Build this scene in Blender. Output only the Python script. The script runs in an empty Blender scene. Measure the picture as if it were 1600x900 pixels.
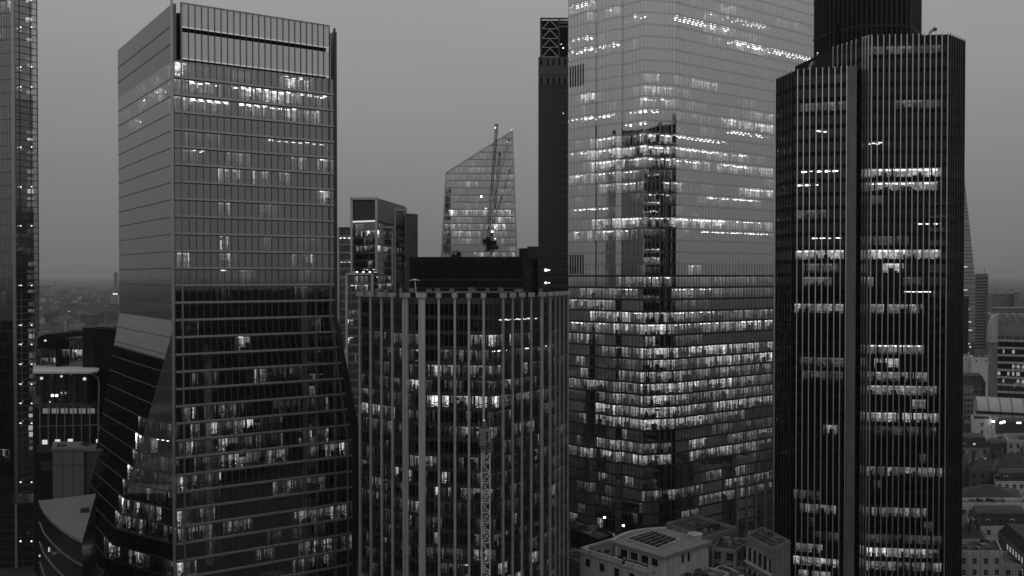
import bpy, math, random
from mathutils import Vector
R=math.radians
scn=bpy.context.scene
COL=scn.collection
rnd=random.Random(7)

# ------------------------------------------------------------------ camera
FPX=1400.0; CZ=110.0; TH=math.atan(20/1400)
cd=bpy.data.cameras.new('camera'); cam=bpy.data.objects.new('camera',cd); COL.objects.link(cam)
cam.location=(0,0,CZ); cam.rotation_euler=(math.pi/2-TH,0,0)
cd.sensor_width=36; cd.lens=36*FPX/1600; cd.clip_start=1; cd.clip_end=80000
scn.camera=cam
# ------------------------------------------------------------------ world
W=bpy.data.worlds.new('World'); scn.world=W; W.use_nodes=True
nt=W.node_tree; nt.nodes.clear()
def wn(t): return nt.nodes.new(t)
tc=wn('ShaderNodeTexCoord'); sx=wn('ShaderNodeSeparateXYZ'); nt.links.new(tc.outputs['Generated'],sx.inputs[0])
cr=wn('ShaderNodeValToRGB'); nt.links.new(sx.outputs['Z'],cr.inputs[0])
SKY=[(0.0,.175),(.03,.182),(.10,.212),(.20,.275),(.30,.335),(.55,.44),(1.0,.55)]
el=cr.color_ramp.elements
el[0].position=0; el[0].color=(SKY[0][1],)*3+(1,)
el[1].position=1; el[1].color=(SKY[-1][1],)*3+(1,)
for p,c in SKY[1:-1]:
    e=el.new(p); e.color=(c,c,c,1)
sky=wn('ShaderNodeTexSky'); sky.sky_type='NISHITA'; sky.sun_disc=False
sky.sun_elevation=R(12); sky.sun_rotation=R(200); sky.air_density=1; sky.dust_density=4
bw=wn('ShaderNodeRGBToBW'); nt.links.new(sky.outputs[0],bw.inputs[0])
cl=wn('ShaderNodeTexNoise'); cl.inputs['Scale'].default_value=2.2; cl.inputs['Detail'].default_value=3
cmp_=wn('ShaderNodeMapping'); cmp_.inputs['Scale'].default_value=(.7,.7,3.5); nt.links.new(tc.outputs['Generated'],cmp_.inputs['Vector']); nt.links.new(cmp_.outputs[0],cl.inputs['Vector'])
cm=wn('ShaderNodeMapRange'); cm.inputs['To Min'].default_value=9.0; cm.inputs['To Max'].default_value=11.0
nt.links.new(cl.outputs['Fac'],cm.inputs['Value'])
m1=wn('ShaderNodeMath'); m1.operation='MULTIPLY'; nt.links.new(cr.outputs[0],m1.inputs[0]); nt.links.new(cm.outputs[0],m1.inputs[1])
m2=wn('ShaderNodeMath'); m2.operation='MULTIPLY_ADD'; nt.links.new(bw.outputs[0],m2.inputs[0]); m2.inputs[1].default_value=.04; nt.links.new(m1.outputs[0],m2.inputs[2])
bg=wn('ShaderNodeBackground'); bg.inputs['Strength'].default_value=.1; nt.links.new(m2.outputs[0],bg.inputs['Color'])
wo=wn('ShaderNodeOutputWorld'); nt.links.new(bg.outputs[0],wo.inputs['Surface'])
sd=bpy.data.lights.new('sun','SUN'); so=bpy.data.objects.new('sun',sd); COL.objects.link(so)
sd.energy=.12; sd.angle=R(40); sd.color=(1,1,1); so.rotation_euler=(R(55),0,R(-25))
vs=scn.view_settings; vs.view_transform='Standard'; vs.look='None'; vs.exposure=0; vs.gamma=1
scn.render.engine='CYCLES'
try:
    scn.cycles.max_bounces=6; scn.cycles.transparent_max_bounces=16
except Exception: pass

# ------------------------------------------------------------------ pixels to points
def ray(px,py):
    dx=(px-800)/FPX; du=(450-py)/FPX
    return dx, math.cos(TH)+du*math.sin(TH), -math.sin(TH)+du*math.cos(TH)
def at(px,py,Y):
    dx,dy,dz=ray(px,py); t=Y/dy; return Vector((dx*t,Y,CZ+dz*t))
def onz(px,py,z):
    dx,dy,dz=ray(px,py); t=(z-CZ)/dz; return Vector((dx*t,dy*t,z))
def xy(px,Y): 
    p=at(px,430,Y); return (p.x,p.y)
def zof(py,Y): return at(800,py,Y).z

# ------------------------------------------------------------------ materials
MATS={}
def newmat(name):
    m=bpy.data.materials.new(name); m.use_nodes=True; m.node_tree.nodes.clear(); MATS[name]=m
    return m,m.node_tree
def N(t,ty,**kw):
    n=t.nodes.new(ty)
    for k,v in kw.items(): n.inputs[k].default_value=v
    return n
def g(v): return (v,v,v,1)
def surf(name,c,rough=.7,metal=0,var=.15,scale=.3,spec=.5,grime=0.0,bump=0):
    m,t=newmat(name)
    b=N(t,'ShaderNodeBsdfPrincipled',Roughness=rough,Metallic=metal); b.inputs['Specular IOR Level'].default_value=spec
    o=t.nodes.new('ShaderNodeOutputMaterial'); t.links.new(b.outputs[0],o.inputs[0])
    tc=t.nodes.new('ShaderNodeTexCoord')
    n=N(t,'ShaderNodeTexNoise',Scale=scale,Detail=6,Roughness=.65)
    t.links.new(tc.outputs['Object'],n.inputs['Vector'])
    mr=N(t,'ShaderNodeMapRange'); mr.inputs['From Min'].default_value=.3; mr.inputs['From Max'].default_value=.7
    mr.inputs['To Min'].default_value=c*(1-var); mr.inputs['To Max'].default_value=c*(1+var)
    t.links.new(n.outputs['Fac'],mr.inputs['Value'])
    last=mr.outputs[0]
    if grime>0:   # rain streaks: noise stretched vertically
        mp=t.nodes.new('ShaderNodeMapping'); mp.inputs['Scale'].default_value=(1.6,1.6,.06)
        t.links.new(tc.outputs['Object'],mp.inputs['Vector'])
        n2=N(t,'ShaderNodeTexNoise',Scale=1.0,Detail=4); t.links.new(mp.outputs[0],n2.inputs['Vector'])
        m2=N(t,'ShaderNodeMapRange'); m2.inputs['From Min'].default_value=.35; m2.inputs['From Max'].default_value=.65
        m2.inputs['To Min'].default_value=1-grime; m2.inputs['To Max'].default_value=1
        t.links.new(n2.outputs['Fac'],m2.inputs['Value'])
        mu=t.nodes.new('ShaderNodeMath'); mu.operation='MULTIPLY'
        t.links.new(last,mu.inputs[0]); t.links.new(m2.outputs[0],mu.inputs[1]); last=mu.outputs[0]
    cc=t.nodes.new('ShaderNodeCombineColor')
    for i in range(3): t.links.new(last,cc.inputs[i])
    t.links.new(cc.outputs[0],b.inputs['Base Color'])
    if bump:
        bp=N(t,'ShaderNodeBump',Strength=bump,Distance=.3); t.links.new(n.outputs['Fac'],bp.inputs['Height']); t.links.new(bp.outputs[0],b.inputs['Normal'])
    return m
def glass(name,base,tint=.8,rough=.03,refl=.95,pane=.0):
    m,t=newmat(name)
    tr=N(t,'ShaderNodeBsdfTransparent',Color=g(tint)); gl=N(t,'ShaderNodeBsdfGlossy',Color=g(refl),Roughness=rough)
    fr=N(t,'ShaderNodeFresnel',IOR=1.5)
    mr=N(t,'ShaderNodeMapRange'); mr.inputs['To Min'].default_value=base; mr.inputs['To Max'].default_value=1
    t.links.new(fr.outputs[0],mr.inputs['Value'])
    tc=t.nodes.new('ShaderNodeTexCoord'); n=N(t,'ShaderNodeTexNoise',Scale=.18,Detail=2)
    t.links.new(tc.outputs['Object'],n.inputs['Vector'])
    bp=N(t,'ShaderNodeBump',Strength=.05,Distance=.2); t.links.new(n.outputs['Fac'],bp.inputs['Height']); t.links.new(bp.outputs[0],gl.inputs['Normal'])
    mx=t.nodes.new('ShaderNodeMixShader'); t.links.new(mr.outputs[0],mx.inputs[0]); t.links.new(tr.outputs[0],mx.inputs[1]); t.links.new(gl.outputs[0],mx.inputs[2])
    o=t.nodes.new('ShaderNodeOutputMaterial'); t.links.new(mx.outputs[0],o.inputs[0])
    return m
def glow_surf(name,c,e):
    m=surf(name,c,.5,0,.06,.15); b=[n for n in m.node_tree.nodes if n.type=='BSDF_PRINCIPLED'][0]; b.inputs['Emission Color'].default_value=g(1); b.inputs['Emission Strength'].default_value=e; m.cycles.emission_sampling='NONE'; return m
def emis(name,s):
    m,t=newmat(name); e=N(t,'ShaderNodeEmission',Color=g(1),Strength=s)
    o=t.nodes.new('ShaderNodeOutputMaterial'); t.links.new(e.outputs[0],o.inputs[0])
    m.cycles.emission_sampling='NONE'; return m
def litroom(name,s,even=False):  # emission on office back walls stands in for the room's lamplight
    """the lit back of an office seen through its windows: partitions, doors, shelves; u in metres, v 0..1"""
    m,t=newmat(name); L=t.links
    tc=t.nodes.new('ShaderNodeTexCoord'); sp=t.nodes.new('ShaderNodeSeparateXYZ'); L.new(tc.outputs['UV'],sp.inputs[0])
    def math_(op,a,b=None,c=None):
        n=t.nodes.new('ShaderNodeMath'); n.operation=op
        for i,x in enumerate((a,b,c)):
            if x is None: continue
            if isinstance(x,(int,float)): n.inputs[i].default_value=x
            else: L.new(x,n.inputs[i])
        return n.outputs[0]
    def cell(size):
        f=math_('FLOOR',math_('DIVIDE',sp.outputs['X'],size))
        w=t.nodes.new('ShaderNodeTexWhiteNoise'); w.noise_dimensions='1D'; L.new(f,w.inputs['W']); return w.outputs['Value']
    big=cell(7.3); sm=cell(1.45); ty=cell(.47)
    a=math_('MULTIPLY_ADD',math_('POWER',big,1.5),1.0,.12)
    b=math_('MULTIPLY_ADD',math_('POWER',sm,2.4),1.7,.16)
    c=math_('MULTIPLY_ADD',math_('POWER',ty,1.6),1.3,.35)
    if even:
        a=math_('MULTIPLY_ADD',big,.55,.5); b=math_('MULTIPLY_ADD',math_('POWER',sm,1.5),.8,.35); c=math_('MULTIPLY_ADD',ty,.75,.5)
    base=math_('MULTIPLY',math_('MULTIPLY',a,b),c)
    def rng(x,f0,f1,t0,t1):
        n=N(t,'ShaderNodeMapRange'); n.inputs['From Min'].default_value=f0; n.inputs['From Max'].default_value=f1; n.inputs['To Min'].default_value=t0; n.inputs['To Max'].default_value=t1
        L.new(x,n.inputs['Value']); return n.outputs[0]
    def noise(sx_,sy_,d=2):
        mp=t.nodes.new('ShaderNodeMapping'); mp.inputs['Scale'].default_value=(sx_,sy_,1); L.new(tc.outputs['UV'],mp.inputs['Vector'])
        n=N(t,'ShaderNodeTexNoise',Scale=1.0,Detail=d); L.new(mp.outputs[0],n.inputs['Vector']); return n.outputs['Fac']
    # low furniture: dark and bright specks under sill height
    low=rng(sp.outputs['Y'],.52,.36,0,1)
    spk=rng(noise(2.6,11),.5,.6,.06,1.5)
    lowv=math_('ADD',math_('MULTIPLY',low,spk),math_('SUBTRACT',1,low))
    # ceiling strip: broken bright line near the soffit
    top=rng(sp.outputs['Y'],.80,.86,0,1); tl=rng(noise(1.1,1.5,1),.48,.56,.0,1.6)
    topv=math_('MULTIPLY',math_('MULTIPLY',top,tl),math_('MULTIPLY_ADD',big,.9,.45 if even else .1))
    mask=math_('MULTIPLY',lowv,rng(noise(.9,4),.35,.62,.45,1.25))
    base=math_('ADD',math_('MULTIPLY',base,mask),math_('MULTIPLY',topv,.55))
    v=math_('MULTIPLY',base,s)
    e=N(t,'ShaderNodeEmission',Color=g(1)); L.new(v,e.inputs['Strength'])
    o=t.nodes.new('ShaderNodeOutputMaterial'); L.new(e.outputs[0],o.inputs[0]); m.cycles.emission_sampling='NONE'; return m

REAR=surf('rear_bounce_panel',.42,.4,.3,.1,.1); G_A=glass('glass_left_tower',.33,.5); G_B=glass('glass_bronze',.06,.38); G_C=glass('glass_tall_tower',.62,.8,refl=1)  # pale panels added on the unseen rear to brighten the tallest tower's reflections
G_T=glass('glass_black',.04,.32,refl=.35); G_S=glass('glass_slant',.46,.8,refl=1); G_D=glass('glass_plain',.16,.7)
G_FAR=glass('glass_edge_tower',.28,.55)
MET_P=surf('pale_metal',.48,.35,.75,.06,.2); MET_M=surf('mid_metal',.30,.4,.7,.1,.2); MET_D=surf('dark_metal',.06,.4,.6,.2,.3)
RIB=surf('rib_aluminium',.5,.5,.45,.08,.15,grime=.2); RIBT=surf('rib_steel',.66,.42,.9,.05,.1,grime=.12); RIBSH=surf('rib_steel_shaded',.13,.4,.9,.05,.1,grime=.12)  # last one: darker copy for side-facet ribs, their shade put into the colour
CROWN=glow_surf('crown_panel_glow',.72,.045); CROWNL=glow_surf('crown_rim_glow',.7,.28)  # crown panels and rims glow by emission in place of an edge light
DARK=surf('dark_interior',.022,.9,0,.3,.4); CARPET=surf('carpet',.03,.9,0,.3,.6); CEIL=surf('ceiling_tile',.10,.9,0,.1,.5)
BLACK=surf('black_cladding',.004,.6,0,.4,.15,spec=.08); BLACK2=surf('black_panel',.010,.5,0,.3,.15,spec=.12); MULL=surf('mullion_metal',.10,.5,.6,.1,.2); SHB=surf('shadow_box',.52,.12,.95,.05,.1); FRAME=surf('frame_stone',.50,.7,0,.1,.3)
BLIND=surf('roller_blind',.22,.8,0,.12,.5); DESK=surf('desk',.25,.6,0,.4,.8); DESKD=surf('desk_dark',.02,.6)
STONE=surf('portland_stone',.44,.85,0,.2,.22,grime=.35,bump=.3); STONE2=surf('grey_stone',.22,.9,0,.25,.25,grime=.35,bump=.3)
BRICK=surf('brick',.10,.9,0,.3,.5,grime=.2,bump=.3); RENDER=surf('pale_render',.6,.85,0,.15,.3,grime=.3)
SLATE=surf('slate_roof',.022,.7,0,.35,.6,bump=.4); LEAD=surf('lead_roof',.075,.6,0,.3,.25,bump=.3); FELT=surf('roof_felt',.04,.9,0,.35,.3,bump=.3)
WHITE=surf('white_paint',.6,.6,0,.1,.4,grime=.2); PANE=surf('window_pane',.012,.08,0,.3,.5,spec=.8)
CONC=surf('concrete',.20,.9,0,.2,.2,grime=.3); FARW=surf('far_wall',.22,.9,0,.3,.1)
ASPH=surf('asphalt',.04,.9,0,.25,.2); PAVE=surf('paving',.10,.9,0,.2,.5)
LEAF=surf('foliage',.045,.9,0,.5,.05)
L1=litroom('lit_room_dim',.3); L2=litroom('lit_room_mid',1.2); L3=litroom('lit_room_bright',2.5); O1=litroom('open_office_dim',.3,True); O2=litroom('open_office_mid',1.05,True); O3=litroom('open_office_bright',2.4,True); LAMPG=emis('ceiling_lamp',10); LAMPGD=emis('ceiling_lamp_dim',4.5)
LF=emis('floor_glow',.08); LAMP=emis('lamp',2.2); LAMPD=emis('lamp_dim',.7); LAMPB=emis('lamp_bright',7); LAMPW=emis('lit_window',.3)

# ------------------------------------------------------------------ mesh helpers
class MB:
    def __init__(s): s.v=[];s.f=[];s.m=[];s.uv=[]
    def face(s,pts,m=0,uv=None):
        i=len(s.v); s.v+= [tuple(p) for p in pts]; s.f.append(tuple(range(i,i+len(pts)))); s.m.append(m)
        s.uv.append(uv or [(0,0)]*len(pts))
    def hexa(s,b,t,m=0):
        s.face(b[::-1],m); s.face(t,m); n=len(b)
        for i in range(n):
            j=(i+1)%n; s.face([b[i],b[j],t[j],t[i]],m)
    def prism(s,P,z0,z1,m=0): s.hexa([(x,y,z0) for x,y in P],[(x,y,z1) for x,y in P],m)
    def box(s,cx,cy,z0,w,d,h,a=0,m=0):
        c,k=math.cos(a),math.sin(a)
        P=[(cx+c*x-k*y,cy+k*x+c*y) for x,y in ((-w/2,-d/2),(w/2,-d/2),(w/2,d/2),(-w/2,d/2))]
        s.prism(P,z0,z0+h,m)
    def bar(s,p,q,w,m=0,h=None):
        p=Vector(p);q=Vector(q);d=(q-p)
        if d.length<1e-5: return
        d.normalize(); u=d.cross(Vector((0,0,1)))
        if u.length<1e-3: u=Vector((1,0,0))
        u.normalize(); v=d.cross(u)*((h or w)/2); u=u*(w/2)
        c=[-u-v,u-v,u+v,-u+v]; s.hexa([p+x for x in c],[q+x for x in c],m)
    def cyl(s,cx,cy,z0,z1,r0,r1=None,n=10,m=0):
        r1=r0 if r1 is None else r1
        b=[(cx+r0*math.cos(2*math.pi*i/n),cy+r0*math.sin(2*math.pi*i/n),z0) for i in range(n)]
        t=[(cx+r1*math.cos(2*math.pi*i/n),cy+r1*math.sin(2*math.pi*i/n),z1) for i in range(n)]
        s.hexa(b,t,m)
    def build(s,name,mats,parent=None,base=(0,0,0)):
        if not s.v: return None
        me=bpy.data.meshes.new(name); bx,by,bz=base
        me.from_pydata([(x-bx,y-by,z-bz) for x,y,z in s.v],[],s.f)
        if not isinstance(mats,(list,tuple)): mats=[mats]
        for m in mats: me.materials.append(m)
        me.polygons.foreach_set('material_index',s.m)
        ul=me.uv_layers.new(name='UVMap'); flat=[c for f in s.uv for p in f for c in p]; ul.data.foreach_set('uv',flat)
        me.update()
        o=bpy.data.objects.new(name,me); COL.objects.link(o)
        if parent: o.parent=parent
        else: o.location=base
        return o
def thing(name,label,cat,loc,group=None):
    o=bpy.data.objects.new(name,None); COL.objects.link(o); o.location=loc; o.empty_display_size=2
    o['label']=label; o['category']=cat
    if group: o['group']=group
    return o
def tag(o,label,cat,group=None):
    o['label']=label; o['category']=cat
    if group: o['group']=group
    return o
def kind(o,k): o['kind']=k; return o
def B(root): return tuple(root.location)
def lerp(a,b,t): return tuple(a[i]+(b[i]-a[i])*t for i in range(len(a)))
def nrm(p,q):
    dx,dy=q[0]-p[0],q[1]-p[1]; l=math.hypot(dx,dy) or 1
    return dy/l,-dx/l,l
def off(p,n,o): return (p[0]+n[0]*o,p[1]+n[1]*o)
def cen(P): return (sum(p[0] for p in P)/len(P),sum(p[1] for p in P)/len(P))
def scl(P,k):
    c=cen(P); return [(c[0]+(x-c[0])*k,c[1]+(y-c[1])*k) for x,y in P]
def edge_t(px,p,q):
    k=(px-800)/FPX; a=p[0]-k*p[1]; d=(q[0]-p[0])-k*(q[1]-p[1])
    return -a/d if abs(d)>1e-6 else 0

def slat(mb,p,q,t0,w,n,o0,o1,z0,z1,p2=None,q2=None,m=0):
    """vertical strip of width w (metres) centred at parameter t0 of edge p-q, lower at z0 and upper at z1"""
    p2=p2 or p;q2=q2 or q
    l=math.hypot(q[0]-p[0],q[1]-p[1]) or 1; dt=w/2/l
    def ring(a,b,z):
        A=lerp(a,b,t0-dt);C=lerp(a,b,t0+dt)
        return [(*off(A,n,o1),z),(*off(C,n,o1),z),(*off(C,n,o0),z),(*off(A,n,o0),z)]
    mb.hexa(ring(p,q,z0),ring(p2,q2,z1),m)

# one storey of a glazed tower ------------------------------------------------------------
def storey(root,P,Q,z0,z1,E,gm,mm,sm,sp_h=.9,sp_out=.12,lit=(),seed=0,blinds=.12,spm=None,names=('window_band','spandrel'),core=.55,depth=4.5,interior=True,open_plan=False):
    """P,Q lower and upper plan (same count). E[e]=dict(bay,mw,mo) or None. lit=[(e,t0,t1,level,style)]"""
    r=random.Random(seed); base=B(root)
    W_=MB(); S=MB(); n=len(P)
    zc=z0+.0
    ztop=z1-sp_h
    for e in range(n):
        p,q=P[e],P[(e+1)%n]; p2,q2=Q[e],Q[(e+1)%n]
        nx,ny,l=nrm(p,q)
        if l<.3: continue
        nv=(nx,ny); ed=E[e] or dict(bay=6,mw=.0,mo=0)
        nb=max(1,int(round(l/ed['bay'])))
        for i in range(nb):
            a,b=lerp(p,q,i/nb),lerp(p,q,(i+1)/nb); a2,b2=lerp(p2,q2,i/nb),lerp(p2,q2,(i+1)/nb)
            j=[r.uniform(-.0025,.0025) for _ in range(4)]
            W_.face([(*off(a,nv,j[0]),z0),(*off(b,nv,j[1]),z0),(*off(b2,nv,j[2]),z1),(*off(a2,nv,j[3]),z1)],3 if ed.get('solid') else 0)
            if interior and ed.get('mw',0)>0 and r.random()<blinds:
                h=(z1-z0)*r.choice((.3,.5,.7,.95)); k0=1-h/(z1-z0)
                A,Bb=lerp(a,a2,k0),lerp(b,b2,k0)
                W_.face([(*off(A,nv,-.35),z0+(z1-z0)*k0),(*off(Bb,nv,-.35),z0+(z1-z0)*k0),(*off(b2,nv,-.35),z1-.4),(*off(a2,nv,-.35),z1-.4)],2)
            if ed.get('mw',0)>0:
                slat(W_,p,q,i/nb,ed['mw'],nv,-.08,ed['mo'],z0+.05,z1-.05,p2,q2,1)
        # spandrel: straddles the floor line at z0
        if sm is not None:
            k=ed.get('sh',sp_h)/(z1-z0); sp=ed.get('sh',sp_h)
            a2,b2=lerp(p,p2,k),lerp(q,q2,k); o=sp_out; so=ed.get('so',o)
            S.hexa([(*off(p,nv,so),z0),(*off(q,nv,so),z0),(*off(q,nv,-.3),z0),(*off(p,nv,-.3),z0)],
                   [(*off(a2,nv,so),z0+sp),(*off(b2,nv,so),z0+sp),(*off(b2,nv,-.3),z0+sp),(*off(a2,nv,-.3),z0+sp)],1 if ed.get('dk') else 0)
            if ed.get('gap'): 
                S.hexa([(*off(p,nv,.01),z0-.28),(*off(q,nv,.01),z0-.28),(*off(q,nv,-.3),z0-.28),(*off(p,nv,-.3),z0-.28)],[(*off(p,nv,.01),z0-.01),(*off(q,nv,.01),z0-.01),(*off(q,nv,-.3),z0-.01),(*off(p,nv,-.3),z0-.01)],1)
    w=W_.build(names[0],[gm,mm,BLIND,REAR],root,base)
    if sm is not None: S.build(names[1],[sm,MULL],root,base)
    if not interior: return w
    I=MB(); sl=scl(P,.985); cr=scl(P,core)
    I.prism(sl,z0+.12,z0+.32,0); I.prism(cr,z0+.3,z1+.1,1)
    I.build('office_floor',[CARPET if z0<CZ else CEIL,DARK],root,base)
    if lit:
        K=MB(); C=MB(); D=MB(); h=z1-z0-.45; zb=z0+.34; zt=z1+.1
        for (e,t0,t1,lv,st) in lit:
            p,q=P[e],P[(e+1)%n]; nx,ny,l=nrm(p,q); nv=(nx,ny)
            t0=max(t0,.0);t1=min(t1,1.0)
            if t1-t0<.004: continue
            dep=depth*(.6 if st=='near' else 1); a=off(lerp(p,q,t0),nv,-dep); b=off(lerp(p,q,t1),nv,-dep)
            u=r.uniform(0,900); L=l*(t1-t0)
            if st!='lamps':
                K.face([(*a,zb),(*b,zb),(*b,zt),(*a,zt)],lv-1,[(u,0),(u+L,0),(u+L,1),(u,1)])
                a0=off(lerp(p,q,t0),nv,-.4);b0=off(lerp(p,q,t1),nv,-.4)
                K.face([(*a0,zb),(*a,zb),(*a,zt),(*a0,zt)],lv-1,[(u+900,0),(u+902,0),(u+902,1),(u+900,1)])
                K.face([(*b,zb),(*b0,zb),(*b0,zt),(*b,zt)],lv-1,[(u+1900,0),(u+1902,0),(u+1902,1),(u+1900,1)])
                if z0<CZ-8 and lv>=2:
                    K.face([(*a0,zb+.02),(*b0,zb+.02),(*b,zb+.02),(*a,zb+.02)],3)  # glowing sheet stands in for lamplight on the carpet
            # clutter close behind the glass
            if st!='lamps':
                nc=int(L/1.3)
                for i in range(nc):
                    t=r.uniform(t0,t1); dd=r.uniform(.8,dep-1); c=off(lerp(p,q,t),nv,-dd)
                    ang=math.atan2(q[1]-p[1],q[0]-p[0])+r.choice((0,0,math.pi/2))
                    D.box(c[0],c[1],zb,r.uniform(.5,1.7),r.uniform(.3,.8),r.choice((.75,.75,1.1,1.5,2.2)),ang,0 if r.random()<.35 else 1)
                    if r.random()<.3: D.box(c[0],c[1],zb,.35,.35,z1-zb,ang,1)
            # ceiling lamps
            if st in('lamps','both') or (r.random()<.5 and lv>=2 and z0>CZ-25):
                rows=(1.2,2.9) if st!='lamps' else (1.0,2.3,3.6)
                sp=2.1
                for ri,dd in enumerate(rows):
                    for i in range(int(L/sp)):
                        if r.random()<(.25 if st=='lamps' else .35): continue
                        t=t0+(i+.5+(ri%2)*.3)*sp/l
                        if t>t1: break
                        c=off(lerp(p,q,t),nv,-dd); ang=math.atan2(q[1]-p[1],q[0]-p[0])
                        C.box(c[0],c[1],z1-.42,.85 if st=='lamps' else 1.1,.22,.16,ang,0 if lv>=2 else 1)
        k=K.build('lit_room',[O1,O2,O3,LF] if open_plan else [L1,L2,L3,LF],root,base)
        D.build('desk_row',[DESK,DESKD],root,base)
        C.build('ceiling_light_row',[LAMPG,LAMPGD],root,base)
    return w

def place_runs(runs,levels,polyf,edges):
    """photo measurements of lit storeys -> {storey:[(e,t0,t1,lv,st)]}"""
    out={}
    for (x0,x1,py,lv,st) in runs:
        xm=(x0+x1)/2; best=None
        for e in edges:
            P=polyf(60); p,q=P[e],P[(e+1)%len(P)]
            if math.hypot(q[0]-p[0],q[1]-p[1])<.3: P=polyf(20);p,q=P[e],P[(e+1)%len(P)]
            for _ in (0,1):
                t=edge_t(xm,p,q); y=p[1]+(q[1]-p[1])*t; z=zof(py,y); P=polyf(z); p,q=P[e],P[(e+1)%len(P)]
            ta,tb=sorted((edge_t(x0,p,q),edge_t(x1,p,q)))
            ta2,tb2=max(ta,.005),min(tb,.995)
            if tb2-ta2<=0.002: continue
            t=(ta2+tb2)/2; z=zof(py,p[1]+(q[1]-p[1])*t)
            ks=[k for k in range(len(levels)-1) if levels[k]<=z-.2<levels[k+1]]
            if ks: out.setdefault(ks[0],[]).append((e,ta2,tb2,lv,st))
    return out

# ================================================================== SETTING
def grid_plane(name,x0,x1,y0,y1,z,mat,base=(0,0,0)):
    m=MB(); m.face([(x0,y0,z),(x1,y0,z),(x1,y1,z),(x0,y1,z)]); return kind(m.build(name,mat),'structure')
gm,t=newmat('city_ground'); Lk=t.links
b_=N(t,'ShaderNodeBsdfPrincipled',Roughness=.95); o_=t.nodes.new('ShaderNodeOutputMaterial'); Lk.new(b_.outputs[0],o_.inputs[0])
tc_=t.nodes.new('ShaderNodeTexCoord'); v_=t.nodes.new('ShaderNodeTexVoronoi'); v_.inputs['Scale'].default_value=.018; Lk.new(tc_.outputs['Object'],v_.inputs['Vector'])
n_=N(t,'ShaderNodeTexNoise',Scale=.0016,Detail=6,Roughness=.6); Lk.new(tc_.outputs['Object'],n_.inputs['Vector'])
s_=t.nodes.new('ShaderNodeSeparateColor'); Lk.new(v_.outputs['Color'],s_.inputs[0])
r1=N(t,'ShaderNodeMapRange'); r1.inputs['From Min'].default_value=.45; r1.inputs['From Max'].default_value=.6; Lk.new(n_.outputs['Fac'],r1.inputs['Value'])
p_=t.nodes.new('ShaderNodeMath'); p_.operation='POWER'; Lk.new(s_.outputs[0],p_.inputs[0]); p_.inputs[1].default_value=3
mu=t.nodes.new('ShaderNodeMath'); mu.operation='MULTIPLY'; Lk.new(p_.outputs[0],mu.inputs[0]); Lk.new(r1.outputs[0],mu.inputs[1])
ma=t.nodes.new('ShaderNodeMath'); ma.operation='MULTIPLY_ADD'; Lk.new(mu.outputs[0],ma.inputs[0]); ma.inputs[1].default_value=.13; ma.inputs[2].default_value=.014
cc_=t.nodes.new('ShaderNodeCombineColor'); [Lk.new(ma.outputs[0],cc_.inputs[i]) for i in range(3)]; Lk.new(cc_.outputs[0],b_.inputs['Base Color'])
grid_plane('ground',-30000,30000,-30000,30000,0,gm)

def strip(name,pts,w,z,mat):
    m=MB()
    for i in range(len(pts)-1):
        nx,ny,l=nrm(pts[i],pts[i+1]); n=(nx,ny)
        m.face([(*off(pts[i],n,w/2),z),(*off(pts[i+1],n,w/2),z),(*off(pts[i+1],n,-w/2),z),(*off(pts[i],n,-w/2),z)])
    return kind(m.build(name,mat),'structure')
strip('road',[(-200,80),(-10,200),(16,300),(30,420),(60,600)],14,.012,ASPH)
strip('road',[(16,292),(70,282),(140,300),(400,340)],10,.008,ASPH)
strip('pavement',[(-4,190),(26,292)],4,.14,PAVE)
strip('road',[(-140,80),(-150,250),(-165,400)],14,.016,ASPH)

# haze ---------------------------------------------------------------
hm,t=newmat('haze_air'); pv=t.nodes.new('ShaderNodeVolumePrincipled'); pv.inputs['Color'].default_value=g(.72)
pv.inputs['Density'].default_value=.00007; pv.inputs['Anisotropy'].default_value=0
o_=t.nodes.new('ShaderNodeOutputMaterial'); t.links.new(pv.outputs[0],o_.inputs['Volume'])
h=MB(); h.prism([(-31000,-31000),(31000,-31000),(31000,31000),(-31000,31000)],-1,262); kind(h.build('haze',hm),'stuff')

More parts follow.
